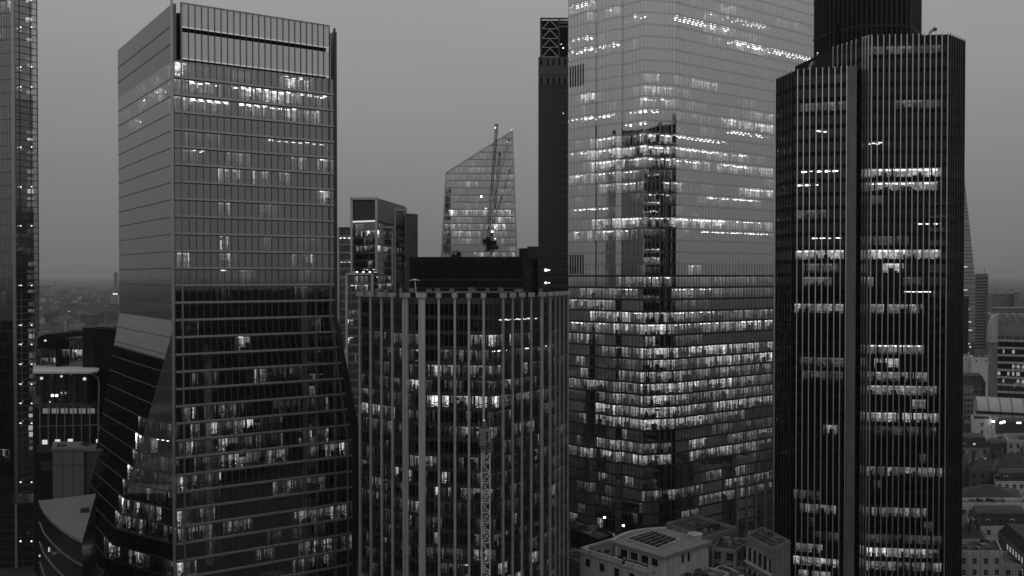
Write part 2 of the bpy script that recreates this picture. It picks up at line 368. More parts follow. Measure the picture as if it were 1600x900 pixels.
# ================================================================== TOWER A : left glass tower with flared foot
ZA=181.0; ZF=98.0
def polyA(z):
    t=max(0,min(1.35,(ZF-z)/64))
    tr=max(0,min(1,(ZF-z)/36))
    Nn=(-88,234); L=(-124.5-10*t,284-3*t); F=(-88-24*t,234+15.5*t)
    Rr=(-50.9+.85*5.2*tr,257.5+.53*5.2*tr); Bk=(-87+6*tr,307)
    return [L,F,Nn,Rr,Bk]
rootA=thing('office_tower','tall square glass tower on the left with bright panelled crown and sloping flared foot','office tower',(-88,262,0))
FA=4.53; levelsA=[]
z=166.0
while z>0: levelsA.append(z); z-=FA
levelsA=levelsA[::-1]; levelsA=[v for v in levelsA if v>=0]
runsA=[(272,292,104,3,'near'),(285,300,105,3,'near'),(305,330,112,1,'near'),(345,400,122,1,'near'),(445,490,122,2,'both'),
 (272,295,130,3,'near'),(296,350,132,2,'both'),(365,470,147,3,'both'),(470,515,150,1,'both'),(505,527,155,2,'lamps'),
 (272,296,159,3,'near'),(285,420,162,2,'both'),(350,500,175,2,'both'),
 (295,345,212,1,'near'),(420,515,232,1,'both'),(300,330,238,1,'lamps'),(360,385,245,2,'near'),(460,480,250,2,'near'),(500,520,257,2,'near'),(345,380,272,2,'near'),(440,455,275,2,'near'),(400,420,273,2,'near'),
 (345,360,325,2,'near'),(405,440,325,1,'near'),(500,520,305,2,'near'),(345,360,378,2,'near'),(345,360,400,2,'near'),(280,296,396,3,'near'),(465,500,390,1,'near'),(345,360,430,2,'near'),(360,400,430,1,'near'),(475,490,415,2,'near'),
 (285,310,508,1,'near'),(370,390,536,2,'near'),(405,470,580,1,'near'),
 (285,300,650,1,'near'),(400,470,590,2,'near'),(285,305,653,2,'near'),
 (300,400,672,2,'near'),(405,440,660,1,'near'),(470,512,682,3,'near'),(280,395,697,2,'near'),(400,440,690,1,'near'),(480,545,705,2,'near'),
 (305,400,723,2,'near'),(400,450,714,2,'near'),(272,345,752,2,'near'),(430,510,762,2,'near'),(300,345,780,1,'near'),(272,335,812,2,'near'),(460,550,800,2,'near'),
 (285,330,835,3,'near'),(350,395,832,1,'near'),(420,470,838,1,'near'),(480,550,855,3,'near'),(272,305,890,3,'near'),(400,430,870,1,'near'),(330,345,865,1,'near'),(460,520,880,1,'near'),
 (340,360,465,1,'near'),(300,340,605,1,'near'),(430,470,640,1,'near'),(320,390,640,1,'near'),(480,510,620,1,'near'),
 # left face glimpses
 (235,240,124,1,'near'),(214,220,141,1,'near'),(262,270,110,2,'near'),(240,246,150,2,'near'),(262,268,135,1,'near'),(216,232,160,2,'near'),(188,192,180,1,'near'),(262,268,160,1,'near'),(200,207,197,2,'near'),
 # foot of the left face
 (218,268,670,1,'near'),(213,236,692,3,'near'),(238,268,705,2,'lamps'),(210,268,725,1,'near'),(205,268,740,2,'near'),(195,262,775,1,'near'),(188,240,800,2,'near'),(190,262,820,2,'near'),(215,268,840,2,'near'),(165,178,853,2,'near'),(200,222,870,2,'near'),(250,268,892,2,'near'),(182,200,815,2,'near')]
litA=place_runs(runsA,levelsA+[166.0+FA],polyA,(0,1,2))
rA=random.Random(3)
for k in range(len(levelsA)-1):
    z0,z1=levelsA[k],levelsA[k+1]
    lit=list(litA.get(k,[]))
    for _ in range(2):
        if rA.random()<.25:
            t=rA.random()*.9; lit.append((2,t,t+rA.uniform(.03,.12),1,'near'))
    storey(rootA,polyA(z0),polyA(z1),z0,z1,
       [dict(bay=1.55,mw=0,mo=.0,so=.05,sh=.26,dk=1),dict(bay=1.55,mw=.05,mo=.02,so=.05,sh=.3,dk=1),dict(bay=1.84,mw=.15,mo=.2,so=.3,sh=.5,gap=1),dict(bay=3,mw=.1,mo=.1,solid=1),dict(bay=3,mw=.1,mo=.1,solid=1)],
       G_A,MULL,MET_P,sp_h=.5,lit=lit,seed=100+k,blinds=.05,depth=4)
# crown
P=polyA(ZA); L_,F_,N_,R_,B_=P; bA=B(rootA)
m=MB(); m.prism([L_,lerp(N_,L_,.02),off(lerp(N_,L_,.02),(.85,.5),1.0),off(L_,(.8,.6),1.0)],166,ZA,0); m.build('crown_wall',G_A if False else surf('crown_glass',.16,.12,.9,.05,.1),rootA,bA)
for zz in (170.6,175.2):
    m=MB(); nx,ny,l=nrm(L_,N_); m.hexa([(*off(L_,(nx,ny),.06),zz),(*off(N_,(nx,ny),.06),zz),(*N_,zz),(*L_,zz)],[(*off(L_,(nx,ny),.06),zz+.35),(*off(N_,(nx,ny),.06),zz+.35),(*N_,zz+.35),(*L_,zz+.35)]); m.build('joint_strip',MET_D,rootA,bA)
nx,ny,l=nrm(N_,R_); nv=(nx,ny); NB=24; T0,T1=.045,.965
for (za,zb) in ((166.5,173.6),(174.7,181.0)):
    m=MB()
    for i in range(NB):
        ta=T0+(T1-T0)*(i+.06)/NB; tb=T0+(T1-T0)*(i+.94)/NB; A=lerp(N_,R_,ta);C=lerp(N_,R_,tb); j=rnd.uniform(-.01,.01)
        m.hexa([(*off(A,nv,.05+j),za),(*off(C,nv,.05-j),za),(*off(C,nv,-.1),za),(*off(A,nv,-.1),za)],[(*off(A,nv,.05),zb),(*off(C,nv,.05),zb),(*off(C,nv,-.1),zb),(*off(A,nv,-.1),zb)])
    m.build('crown_screen',CROWN,rootA,bA)
    m=MB(); A=lerp(N_,R_,T0+.002);C=lerp(N_,R_,T1-.002); m.hexa([(*off(A,nv,.09),za+.02),(*off(C,nv,.09),za+.02),(*off(C,nv,.055),za+.02),(*off(A,nv,.055),za+.02)],[(*off(A,nv,.09),za+.3),(*off(C,nv,.09),za+.3),(*off(C,nv,.055),za+.3),(*off(A,nv,.055),za+.3)]); m.build('crown_rim_strip',CROWNL,rootA,bA)  # glowing rim strip added along the foot of each crown tier
for i in range(NB+1):
    m=MB(); slat(m,N_,R_,T0+(T1-T0)*i/NB,.16,nv,-.1,.3,165.8,181.05); m.build('crown_fin',MET_D,rootA,bA)
m=MB(); m.bar((*off(lerp(N_,R_,T0),nv,.1),181.15),(*off(lerp(N_,R_,T1),nv,.1),181.15),.25); m.build('crown_rail',MET_M,rootA,bA)
m=MB(); m.prism(scl([L_,N_,R_,B_],.93),166,179.0,0); m.build('plant_room',BLACK2,rootA,bA)
m=MB(); m.prism(scl([L_,N_,R_,B_],.995),165.6,166.2,0); m.build('roof',FELT,rootA,bA)
m=MB(); A=off(R_,nv,-.5); m.bar((*A,0),(*A,.1),.1)
m=MB(); mm=MB()
for tt,w,mt,zz in ((-.012,.55,MET_P,181.8),(.042,.35,MET_M,181.3),(.97,.3,MET_M,179),(1.0,.45,MET_D,180.6)):
    q=MB()
    zl=[0]+[ZF-36,ZF]+[zz]
    zs=[max(0,v) for v in (0,ZF-36,ZF,zz)]
    for a,b in zip(zs[:-1],zs[1:]):
        pa,pb=polyA(a),polyA(b); slat(q,pa[2],pa[3],tt,w,nv,-.3,.45,a,b,pb[2],pb[3])
    q.build('corner_post',mt,rootA,bA)
# dark sloping side seen beyond the right corner
q=MB()
for a,b in ((0,62),(62,98),(98,180)):
    pa,pb=polyA(a)[3],polyA(b)[3]
    ext=lambda z:.35 if z>=98 else (2.2 if z>60 else .2)
    q.hexa([(pa[0],pa[1],a),(pa[0]+ext(a),pa[1]+2,a),(pa[0]+ext(a)-2,pa[1]+6,a),(pa[0]-2,pa[1]+4,a)],[(pb[0],pb[1],b),(pb[0]+ext(b),pb[1]+2,b),(pb[0]+ext(b)-2,pb[1]+6,b),(pb[0]-2,pb[1]+4,b)])
q.build('side_return',MET_D,rootA,bA)

# ================================================================== TOWER B : ribbed tower in the middle
HB=104.0
PB=[(-40.7,239.7),(-24.4,225),(-4.6,222),(8.5,236),(15.6,253),(0,268),(-30,266)]
rootB=thing('office_tower','flat topped octagonal tower with pale vertical ribs in the centre foreground','office tower',(-12,244,0))
bB=B(rootB); FB=3.83; levelsB=[HB-1.2-FB*k for k in range(27)][::-1]
runsB=[(563,600,532,1,'near'),(600,660,530,1,'near'),(735,752,540,3,'near'),(735,850,548,2,'near'),(615,630,540,1,'near'),(640,655,540,1,'near'),(640,655,568,2,'near'),
 (785,850,512,1,'lamps'),(563,600,590,1,'near'),(600,660,592,2,'near'),(735,790,590,2,'near'),(800,850,595,2,'near'),(563,630,618,3,'near'),(640,655,605,3,'near'),(667,770,628,3,'near'),(770,850,622,3,'near'),(735,850,604,1,'near'),
 (563,600,645,2,'near'),(670,700,680,1,'near'),(712,745,683,2,'near'),(640,652,712,2,'near'),(735,745,718,2,'near'),(780,800,655,2,'near'),(563,600,725,1,'near'),(575,600,752,2,'near'),(690,700,740,2,'near'),(740,750,745,2,'near'),
 (676,700,775,2,'near'),(720,750,772,2,'near'),(640,655,793,3,'near'),(563,630,790,1,'near'),(690,740,803,1,'near'),(595,630,845,2,'near'),(690,745,862,2,'near'),(560,580,885,1,'near'),(800,850,700,1,'near'),(610,630,895,1,'near'),(785,800,660,1,'near'),(800,830,740,1,'near'),(780,845,830,1,'near'),(863,885,690,1,'near'),(862,885,800,1,'near')]
litB=place_runs(runsB,levelsB+[HB-1.2+FB],lambda z:PB,(0,1,2,3))
SPB=surf('bronze_spandrel',.035,.35,.3,.4,.3)
rB=random.Random(5)
for k in range(len(levelsB)-1):
    z0,z1=levelsB[k],levelsB[k+1]; lit=list(litB.get(k,[]))
    for e in (0,1,2,3):
        
        for _ in range(4):
            if rB.random()<.7 and z0<94: t=rB.random()*.95; lit.append((e,t,t+rB.uniform(.03,.35),rB.choice((1,1,1,2)),'near'))
    storey(rootB,PB,PB,z0,z1,[dict(bay=1.25,mw=.1,mo=.06)]*4+[dict(bay=3,mw=.1,mo=.1)]*3,G_B,MULL,SPB,sp_h=1.0,sp_out=.02,lit=lit,seed=300+k,blinds=.08,depth=4)
ribsB=[(0,563,.7),(0,580,.7),(0,597,.7),(0,614,.75),(0,632,1.0),(0,636.5,1.0),(1,659.5,1.9),(1,686,.62),(1,711,.65),(1,733,.65),(1,756,.6),(2,785,.7),(2,800,.55),(2,814.5,.55),(2,829,.6),(2,845.5,1.1),(3,858.5,1.2),(3,867,.35),(3,873.5,.35),(3,880,.35),(3,886.5,.4)]
for e,px,w in ribsB:
    p,q_=PB[e],PB[(e+1)%7]; nx,ny,l=nrm(p,q_); t=edge_t(px,p,q_); f=1
    m=MB(); slat(m,p,q_,t,w*.9,(nx,ny),.02,.4,0,HB+.4); slat(m,p,q_,t,w+.5,(nx,ny),-.3,1.0,HB+.4,HB+1.5); m.build('rib',RIB,rootB,bB)
for e,n_r in ((4,5),(5,7),(6,5)):
    p,q_=PB[e],PB[(e+1)%7]; nx,ny,l=nrm(p,q_)
    for i in range(n_r):
        m=MB(); slat(m,p,q_,(i+.5)/n_r,.8,(nx,ny),.02,.75,0,HB+.4); m.build('rib',RIB,rootB,bB)
m=MB(); m.prism(scl(PB,1.0),HB-1.0,HB-.6,0); m.build('roof',FELT,rootB,bB)
m=MB()
for e in range(7):
    p,q_=PB[e],PB[(e+1)%7]; nx,ny,l=nrm(p,q_)
    m.hexa([(*off(p,(nx,ny),.1),HB-1.2),(*off(q_,(nx,ny),.1),HB-1.2),(*off(q_,(nx,ny),-.4),HB-1.2),(*off(p,(nx,ny),-.4),HB-1.2)],[(*off(p,(nx,ny),.1),HB+.3),(*off(q_,(nx,ny),.1),HB+.3),(*off(q_,(nx,ny),-.4),HB+.3),(*off(p,(nx,ny),-.4),HB+.3)])
m.build('parapet',MET_D,rootB,bB)
m=MB(); m.prism([lerp(PB[3],PB[4],.0),PB[4],off(PB[4],(0,1),1),off(PB[3],(-.5,1),1)],HB+.3,HB+1.4,0); m.build('corner_upstand',CONC,rootB,bB)
m=MB(); m.prism(scl(PB,.62),HB-1,HB+1.4,0); m.build('plant_room',BLACK2,rootB,bB)
# rooftop blocks behind the parapet
for px,Y in ((567,243),(577,246),(590,247),(603,245),(626,262),(643,262),(670,262),(683,262),(706,262),(736,262),(741,240),(762,262),(782,255),(808,262),(813,245),(845,262)):
    m=MB(); w=rnd.uniform(.9,1.7); c=xy(px,Y); m.box(c[0],c[1],HB-.6,w,w*.8,rnd.uniform(2.3,3.1),.2); m.build('roof_unit',CONC,rootB,bB)
# parasol-like antenna
m=MB(); a=xy(651,236)
m.bar((a[0],a[1],HB),(a[0]-.5,a[1],HB+4.8),.25)
for s in (-1,1): m.bar((a[0]-.5,a[1],HB+5.0),(a[0]-.5+s*1.3,a[1],HB+4.6),.22)
m.cyl(a[0]-.5,a[1],HB+4.7,HB+5.1,.6,.1,8)
tag(m.build('antenna',WHITE,None,(a[0],a[1],HB)),'small white mushroom-shaped antenna mast leaning on the ribbed tower roof','antenna')
# small roof lamps
for px,dy in ((722,0),(727,0),(740,0),(745,0),(750,0)):
    pass

# ================================================================== TOWER C : the tallest glass tower
def polyC_base():
    n0=(20.2,322); n1=(43.5,297); n2=(55,300)
    d=(.97,.253) # direction of the narrow facets, parallel with the middle facet
    L=[n0]
    # left side staggered by two narrow facets
    dirl=((n1[0]-n0[0]),(n1[1]-n0[1]))
    pts=[n0]
    def lft(p,px):  # continue along left-face direction until column px
        k=(px-800)/FPX; l=math.hypot(*dirl); u=(dirl[0]/l,dirl[1]/l); s=(k*p[1]-p[0])/(u[0]-k*u[1]); return (p[0]+u[0]*s,p[1]+u[1]*s)
    def nar(p,px):
        k=(px-800)/FPX; s=(k*p[1]-p[0])/(d[0]-k*d[1]); return (p[0]+d[0]*s,p[1]+d[1]*s)
    p=n0
    for px,fn in ((921,lft),(930,nar),(962,lft),(971,nar),(1005,lft),(1056,nar)):
        p=fn(p,px); pts.append(p)
    rd=(.81,.586)
    def rgt(p,px,dr=rd):
        k=(px-800)/FPX; s=(k*p[1]-p[0])/(dr[0]-k*dr[1]); return (p[0]+dr[0]*s,p[1]+dr[1]*s)
    for px,dr in ((1129,rd),(1145,(.87,.49)),(1283,rd)):
        p=rgt(p,px,dr); pts.append(p)
    pts+= [(pts[-1][0]-18,pts[-1][1]+34),(50,372),(26,345)]
    return pts
PC=polyC_base(); nC=len(PC)
rootC=thing('office_tower','tallest pale reflective faceted glass tower with bright office rows, top cut off by the frame','office tower',(70,335,0))
FC=4.03; levelsC=[FC*k+.6 for k in range(60)]
cE=list(range(nC))
runsC=[]
def rowC(y,segs):
    for x0,x1,lv,st in segs: runsC.append((x0,x1,y,lv,st))
rowC(22,[(888,925,2,'both'),(945,968,2,'near'),(1110,1150,2,'both')])
rowC(40,[(985,1005,2,'lamps'),(1056,1120,3,'lamps'),(1135,1200,1,'lamps')])
rowC(52,[(1110,1145,2,'both'),(1150,1190,1,'near')])
rowC(72,[(890,960,2,'lamps'),(1150,1200,2,'both')])
rowC(90,[(888,935,2,'lamps'),(1090,1130,2,'lamps'),(1145,1270,2,'lamps')])
rowC(130,[(1008,1030,2,'near'),(1086,1122,2,'near')])
rowC(145,[(1005,1056,2,'near'),(1056,1080,1,'near')])
rowC(160,[(905,930,3,'near'),(1060,1085,1,'near')])
rowC(163,[(1005,1056,2,'both')])
rowC(185,[(888,1040,3,'lamps'),(1060,1180,1,'near'),(1180,1209,2,'near')])
rowC(195,[(888,1005,2,'lamps'),(1130,1209,3,'near')])
rowC(212,[(975,1000,1,'near'),(1145,1209,2,'lamps')])
rowC(222,[(925,1005,2,'near'),(1005,1056,3,'both'),(1056,1140,2,'lamps')])
rowC(242,[(888,915,2,'both'),(925,1005,3,'near'),(1005,1056,3,'both'),(1056,1170,2,'both')])
rowC(262,[(925,1005,3,'near'),(1005,1056,2,'both'),(1056,1110,2,'both'),(1130,1180,2,'both'),(1180,1209,2,'near')])
rowC(280,[(888,915,2,'both'),(925,1005,2,'near'),(1005,1056,1,'near')])
rowC(298,[(935,1000,2,'near'),(1040,1070,2,'both'),(1166,1209,3,'both')])
rowC(312,[(1005,1056,1,'both'),(1100,1190,1,'both')])
rowC(320,[(985,1005,1,'near'),(1112,1185,3,'lamps')])
rowC(335,[(893,950,3,'lamps'),(1056,1070,1,'near')])
rowC(352,[(928,1005,3,'near'),(1005,1056,2,'both'),(1056,1138,3,'both'),(1138,1209,2,'near')])
rowC(370,[(895,915,2,'both'),(930,985,2,'both'),(1005,1040,1,'near'),(1100,1209,2,'lamps')])
rowC(388,[(895,915,1,'near'),(1143,1190,2,'lamps'),(1056,1100,1,'near')])
rowC(438,[(970,1005,2,'near'),(1005,1056,2,'near'),(1056,1209,1,'near')])
rowC(457,[(905,990,2,'near'),(1056,1135,2,'near'),(1135,1209,1,'near')])
rowC(473,[(888,955,2,'near'),(1056,1110,1,'near')])

lowC=[(495,[(925,1005,3),(1005,1052,3),(1056,1130,2),(1130,1209,2)]),(513,[(888,950,2),(950,1005,3),(1005,1052,3),(1056,1130,2),(1130,1209,3)]),(530,[(888,915,2),(1012,1025,3),(1060,1100,1)]),
(550,[(940,1005,2),(1005,1056,3),(1056,1209,3)]),(570,[(1008,1052,3),(960,1005,1),(1056,1110,2),(1110,1209,3)]),(588,[(970,1005,2),(1005,1056,3),(1056,1209,2)]),(608,[(888,930,2),(930,1005,2),(1005,1056,3),(1056,1150,3),(1150,1209,2)]),
(626,[(930,1005,2),(1005,1050,3),(1056,1209,2)]),(644,[(930,1005,3),(1005,1050,3),(1056,1135,3),(1135,1209,3)]),(662,[(930,1005,3),(1005,1050,3),(1056,1110,3),(1110,1165,2)]),(681,[(1120,1209,1)]),
(700,[(932,958,3),(960,1005,2),(1005,1050,2),(1085,1105,3),(1145,1209,2)]),(719,[(888,925,2),(938,1005,3),(1005,1050,3),(1085,1140,3),(1140,1209,2)]),(790,[(900,930,1),(1008,1056,2),(1056,1100,2),(1140,1209,2)]),(808,[(930,950,1),(1100,1209,2)])]
def lowrows():
    out={}
    for y,segs in lowC:
        z=zof(y,298); k=int((z-levelsC[0])//FC)
        if k in out: k-=1
        l=out.setdefault(k,[])
        for x0,x1,lv in segs:
            for e in range(0,9):
                p,q=PC[e],PC[e+1]; ta,tb=sorted((edge_t(x0,p,q),edge_t(x1,p,q))); ta,tb=max(ta,.003),min(tb,.997)
                if tb-ta>.004: l.append((e,ta,tb,lv,'near'))
    return out
litC=place_runs(runsC,levelsC,lambda z:PC,range(0,9))
for k_,v_ in lowrows().items(): litC.setdefault(k_,[]).extend(v_)
rC=random.Random(11)
for k in range(len(levelsC)-1):
    z0,z1=levelsC[k],levelsC[k+1]; lit=list(litC.get(k,[]))
    # plant storeys are blind
    y_=430-(z0-110)*1400/300
    plant = (85<y_<115) or (395<y_<425) or (735<y_<768)
    if not plant:
        for e in (0,2,4,6,8):
            if rC.random()<.45: t=rC.random()*.8; lit.append((e,t,t+rC.uniform(.05,.3),1 if y_<430 or rC.random()<.6 else 2,'near'))
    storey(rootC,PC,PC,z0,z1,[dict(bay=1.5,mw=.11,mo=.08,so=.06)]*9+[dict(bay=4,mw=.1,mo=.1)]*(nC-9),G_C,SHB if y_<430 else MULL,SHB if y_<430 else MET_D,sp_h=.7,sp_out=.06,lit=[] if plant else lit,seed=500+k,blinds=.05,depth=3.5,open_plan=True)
    if plant:
        m=MB(); m.prism(scl(PC,.99),z0+.35,z1+.05,0); m.build('plant_louvre',BLACK2,rootC,B(rootC))
m=MB(); m.prism(scl(PC,1.0),levelsC[-1]+.02,levelsC[-1]+1,0); m.build('roof',FELT,rootC,B(rootC))
# vertical vents at the left edge
for zt,zb in ((zof(101,318),zof(134,318)),(zof(398,318),zof(428,318))):
    for px in (891,895,899,903,907,911):
        p,q_=PC[0],PC[1]; nx,ny,l=nrm(p,q_); m=MB(); slat(m,p,q_,edge_t(px,p,q_),.35,(nx,ny),.05,.2,zb,zt); m.build('vent_slot',BLACK2,rootC,B(rootC))
# pale columns on the lower storeys
for e in (8,):
    p,q_=PC[e],PC[e+1]; nx,ny,l=nrm(p,q_)
    for i in range(10):
        m=MB(); slat(m,p,q_,(i+.5)/10,.6,(nx,ny),.05,.5,0,36); m.build('column',CONC,rootC,B(rootC))

# ================================================================== TOWER D : dark ribbed tower on the right (three lobes)
rootT=thing('office_tower','black tower of clustered wings with close pale vertical ribs and a taller black core','office tower',(105,280,0))
bT=B(rootT); FT=3.79
HL=168.0; HR=176.4
A0=xy(1212,266); A1=xy(1241,255.0); A2=xy(1336,250)
PL=[A0,A1,A2,(A2[0]+6,262),(A2[0],285),xy(1214,282)]
B0=xy(1300,263);B1=xy(1346,252.5);B1b=xy(1357,250.2);B2=xy(1480,248);B3=(128.3,255)
PR=[B0,B1,B1b,B2,B3,(134,272),(122,290),(90,286)]
levT=[HR-2.5-FT*k for k in range(45)][::-1]
runsT=[]
for y,a,lv,st in [(238,(1345,1390),2,'lamps'),(262,(1345,1470),3,'both'),(285,(1345,1465),2,'both'),(358,(1432,1470),2,'lamps'),(382,(1350,1420),1,'near'),(401,(1345,1470),3,'near'),(420,(1382,1412),3,'near'),(442,(1350,1365),2,'near'),(440,(1415,1440),1,'near'),(462,(1410,1465),2,'lamps'),(484,(1362,1382),2,'near'),(484,(1390,1445),2,'near'),(545,(1343,1445),2,'near'),(564,(1370,1405),3,'near'),(586,(1345,1450),2,'near'),(606,(1345,1465),2,'near'),(632,(1430,1448),2,'near'),(649,(1343,1468),3,'near'),(666,(1345,1465),1,'near'),(745,(1345,1475),2,'near'),(764,(1370,1378),1,'near'),(808,(1345,1450),2,'near'),(848,(1345,1475),1,'near'),(868,(1345,1450),3,'near'),(887,(1345,1475),2,'near'),
   (172,(1250,1320),1,'near'),(213,(1270,1305),2,'lamps'),(266,(1248,1318),3,'lamps'),(290,(1240,1285),2,'lamps'),(342,(1245,1290),1,'near'),(381,(1265,1315),2,'lamps'),(401,(1243,1318),3,'near'),(420,(1255,1310),1,'near'),(441,(1255,1300),1,'near'),(483,(1240,1318),2,'near'),(560,(1250,1320),1,'near'),(580,(1255,1320),1,'near'),(682,(1288,1310),2,'near'),(774,(1240,1285),1,'near'),(795,(1250,1308),2,'near'),(833,(1270,1312),1,'near'),(853,(1245,1290),2,'near'),(873,(1240,1312),3,'near'),(893,(1250,1300),2,'near'),(163,(1400,1470),1,'near'),(82,(1360,1470),1,'near')]:
    runsT.append((a[0],a[1],y,lv,st))
litL=place_runs([r_ for r_ in runsT if r_[1]<1325],[z for z in levT],lambda z:PL,(0,1))
litR=place_runs([r_ for r_ in runsT if r_[1]>=1325],levT+[HR],lambda z:PR,(2,))
rT=random.Random(21)
for k in range(len(levT)-1):
    z0,z1=levT[k],levT[k+1]
    if z0<0: continue
    for Pp,lit,ht in ((PL,litL,HL),(PR,litR,HR)):
        if z1>ht-1: continue
        ll=list(lit.get(k,[]))
        if rT.random()<.12: t=rT.random()*.8; ll.append((1 if Pp is PL else 2,t,t+rT.uniform(.03,.15),1,'near'))
        storey(rootT,Pp,Pp,z0,z1,[dict(bay=1.72,mw=.0,mo=0)]*len(Pp),G_T,MET_D,BLACK,sp_h=1.25,sp_out=.02,lit=ll,seed=700+k*2+(Pp is PR),blinds=.1,depth=3.2,open_plan=True)
for Pp,ht in ((PL,HL),(PR,HR)):
    m=MB(); nP=len(Pp)
    m.prism(scl(Pp,.999),[z for z in levT if z<ht-1][-1]-.0,ht,0); m.build('parapet',BLACK2,rootT,bT)
def ribsT(P_,e,n_r,ht,w=.3,o=.5,t0=0,t1=1,mt=RIBT):
    p,q_=P_[e],P_[(e+1)%len(P_)]; nx,ny,l=nrm(p,q_)
    for i in range(n_r):
        t=t0+(t1-t0)*(i/(n_r-1) if n_r>1 else 0)
        m=MB(); slat(m,p,q_,t,w,(nx,ny),.01,o,0,ht+.35); m.build('rib',mt,rootT,bT)
ribsT(PL,0,6,HL,.14,.25,.02,.85,RIBSH); 
for px in (1245,1254.3,1264,1274,1283.6,1293.4,1303,1312.6,1321.5):
    t=edge_t(px,PL[1],PL[2]); ribsT(PL,1,1,HL,.24,.35,t,t)
ribsT(PR,0,6,HR,.2,.3,.02,.8); ribsT(PR,1,3,HR,.25,.4,.1,.9)
for i in range(13):
    px=1369+i*(1478-1369)/12; px2=1359.5 if i<0 else px
    t=edge_t(px,PR[2],PR[3]); ribsT(PR,2,1,HR,.24,.35,t,t)
ribsT(PR,2,1,HR,.3,.5,.02,.02); ribsT(PR,3,7,HR,.18,.25,.08,1.0,RIBSH)
ribsT(PR,4,5,HR,.3,.5,.1,.9); ribsT(PL,5,6,HL,.3,.5,.1,.9)
# solid strip between the wings
m=MB(); slat(m,PL[1],PL[2],edge_t(1330,PL[1],PL[2]),2.3,nrm(PL[1],PL[2])[:2],.02,.55,0,HL+.1); m.build('infill_panel',surf('infill',.15,.5,.3,.15,.1,grime=.3),rootT,bT)
# core
COREP=surf('core_panel',.012,.6,.2,.5,.08)
PCo=[xy(1270,285),xy(1291,277),xy(1340,268),xy(1418,268),xy(1437.5,279),(128,292),(100,298)]
m=MB(); m.prism(PCo,0,226,0); m.build('core',BLACK,rootT,bT)
for e in range(4):
    p,q_=PCo[e],PCo[e+1]; nx,ny,l=nrm(p,q_)
    for zz in (184,196,208,220):
        m=MB(); m.hexa([(*off(p,(nx,ny),.25),zz),(*off(q_,(nx,ny),.25),zz),(*q_,zz),(*p,zz)],[(*off(p,(nx,ny),.25),zz+.6),(*off(q_,(nx,ny),.25),zz+.6),(*q_,zz+.6),(*p,zz+.6)]); m.build('core_ledge',COREP,rootT,bT)
    nn=int(l/1.4); m=MB()
    for i in range(nn): slat(m,p,q_,(i+.5)/nn,.5,(nx,ny),.01,.14,165,224)
    m.build('core_fluting',COREP,rootT,bT)
for px,py in ((1310,48),(1360,6),(1395,6),(1387,28)):
    p=at(px,py,271 if px>1330 else 275); m=MB(); m.box(p.x,p.y-1.2,p.z-4,4.5 if py<20 else 2.5,1.2,6,0); m.build('core_louvre',BLACK,rootT,bT)
for py in (84,89):
    p=at(1276,py,281); m=MB(); m.cyl(p.x,p.y-.8,p.z-.2,p.z+.2,.22,n=8); m.build('warning_light',LAMPD,rootT,bT)
# roof cleaning cradles
def cradle(px,Y,zr,label,sc=1):
    x,y=xy(px,Y); r_=thing('cleaning_cradle',label,'cleaning cradle',(x,y,zr),'roof cleaning cradles'); b=B(r_)
    m=MB(); m.box(x,y,zr,2.2*sc,1.6*sc,1.2*sc,.2); m.build('carriage',MET_D,r_,b)
    m=MB(); m.bar((x,y,zr+1*sc),(x+.6*sc,y,zr+2.6*sc),.6*sc); m.bar((x+.6*sc,y,zr+2.5*sc),(x+1.5*sc,y-.5,zr+3.1*sc),.7*sc); m.bar((x-.9*sc,y,zr+.6),(x+.4*sc,y,zr+2.2*sc),.15); m.build('arm',MET_M,r_,b)
    m=MB(); m.box(x+1.4*sc,y-.5,zr+2.5*sc,.9*sc,.7,.8*sc,.4); m.build('jib_head',MET_D,r_,b)
cradle(1449,253,HR-.3,'dark roof cleaning crane on the higher wing of the black ribbed tower, at the right')
cradle(1262,258,HL-.3,'dark roof cleaning crane on the lower wing of the black ribbed tower',1.1)

# ================================================================== simple towers
def simple_tower(name,label,cat,P,z0,z1,fh,gm,frame,mm,bay=1.6,lit=(),seed=0,sp_h=.9,edges=(0,1,2,3),randlit=.2,roofm=FELT,so=.06,mw=.1,interior=True,blinds=.1):
    c=cen(P); root=thing(name,label,cat,(c[0],c[1],0))
    n=int((z1-z0)/fh); lev=[z1-1-fh*k for k in range(n)][::-1]; ld=place_runs(lit,lev,lambda z:P,edges); r=random.Random(seed)
    if lev[0]>.5:
        m=MB(); m.prism(scl(P,.995),0,lev[0],0); m.build('podium',frame,root,B(root))
    for k in range(len(lev)-1):
        ll=list(ld.get(k,[]))
        for e in edges:
            if r.random()<randlit: t=r.random()*.8; ll.append((e,t,t+r.uniform(.08,.3),r.choice((1,1,2)),'near'))
        storey(root,P,P,lev[k],lev[k+1],[dict(bay=bay,mw=mw,mo=.08,so=so)]*len(P),gm,mm,frame,sp_h=sp_h,lit=ll,seed=seed+k,depth=3.5,interior=interior,blinds=blinds)
    m=MB(); m.prism(scl(P,1.001),lev[-1],z1,0); m.build('roof',roofm,root,B(root))
    return root
DGL=surf('dark_glass_podium',.015,.15,.1,.3,.1,spec=.5)
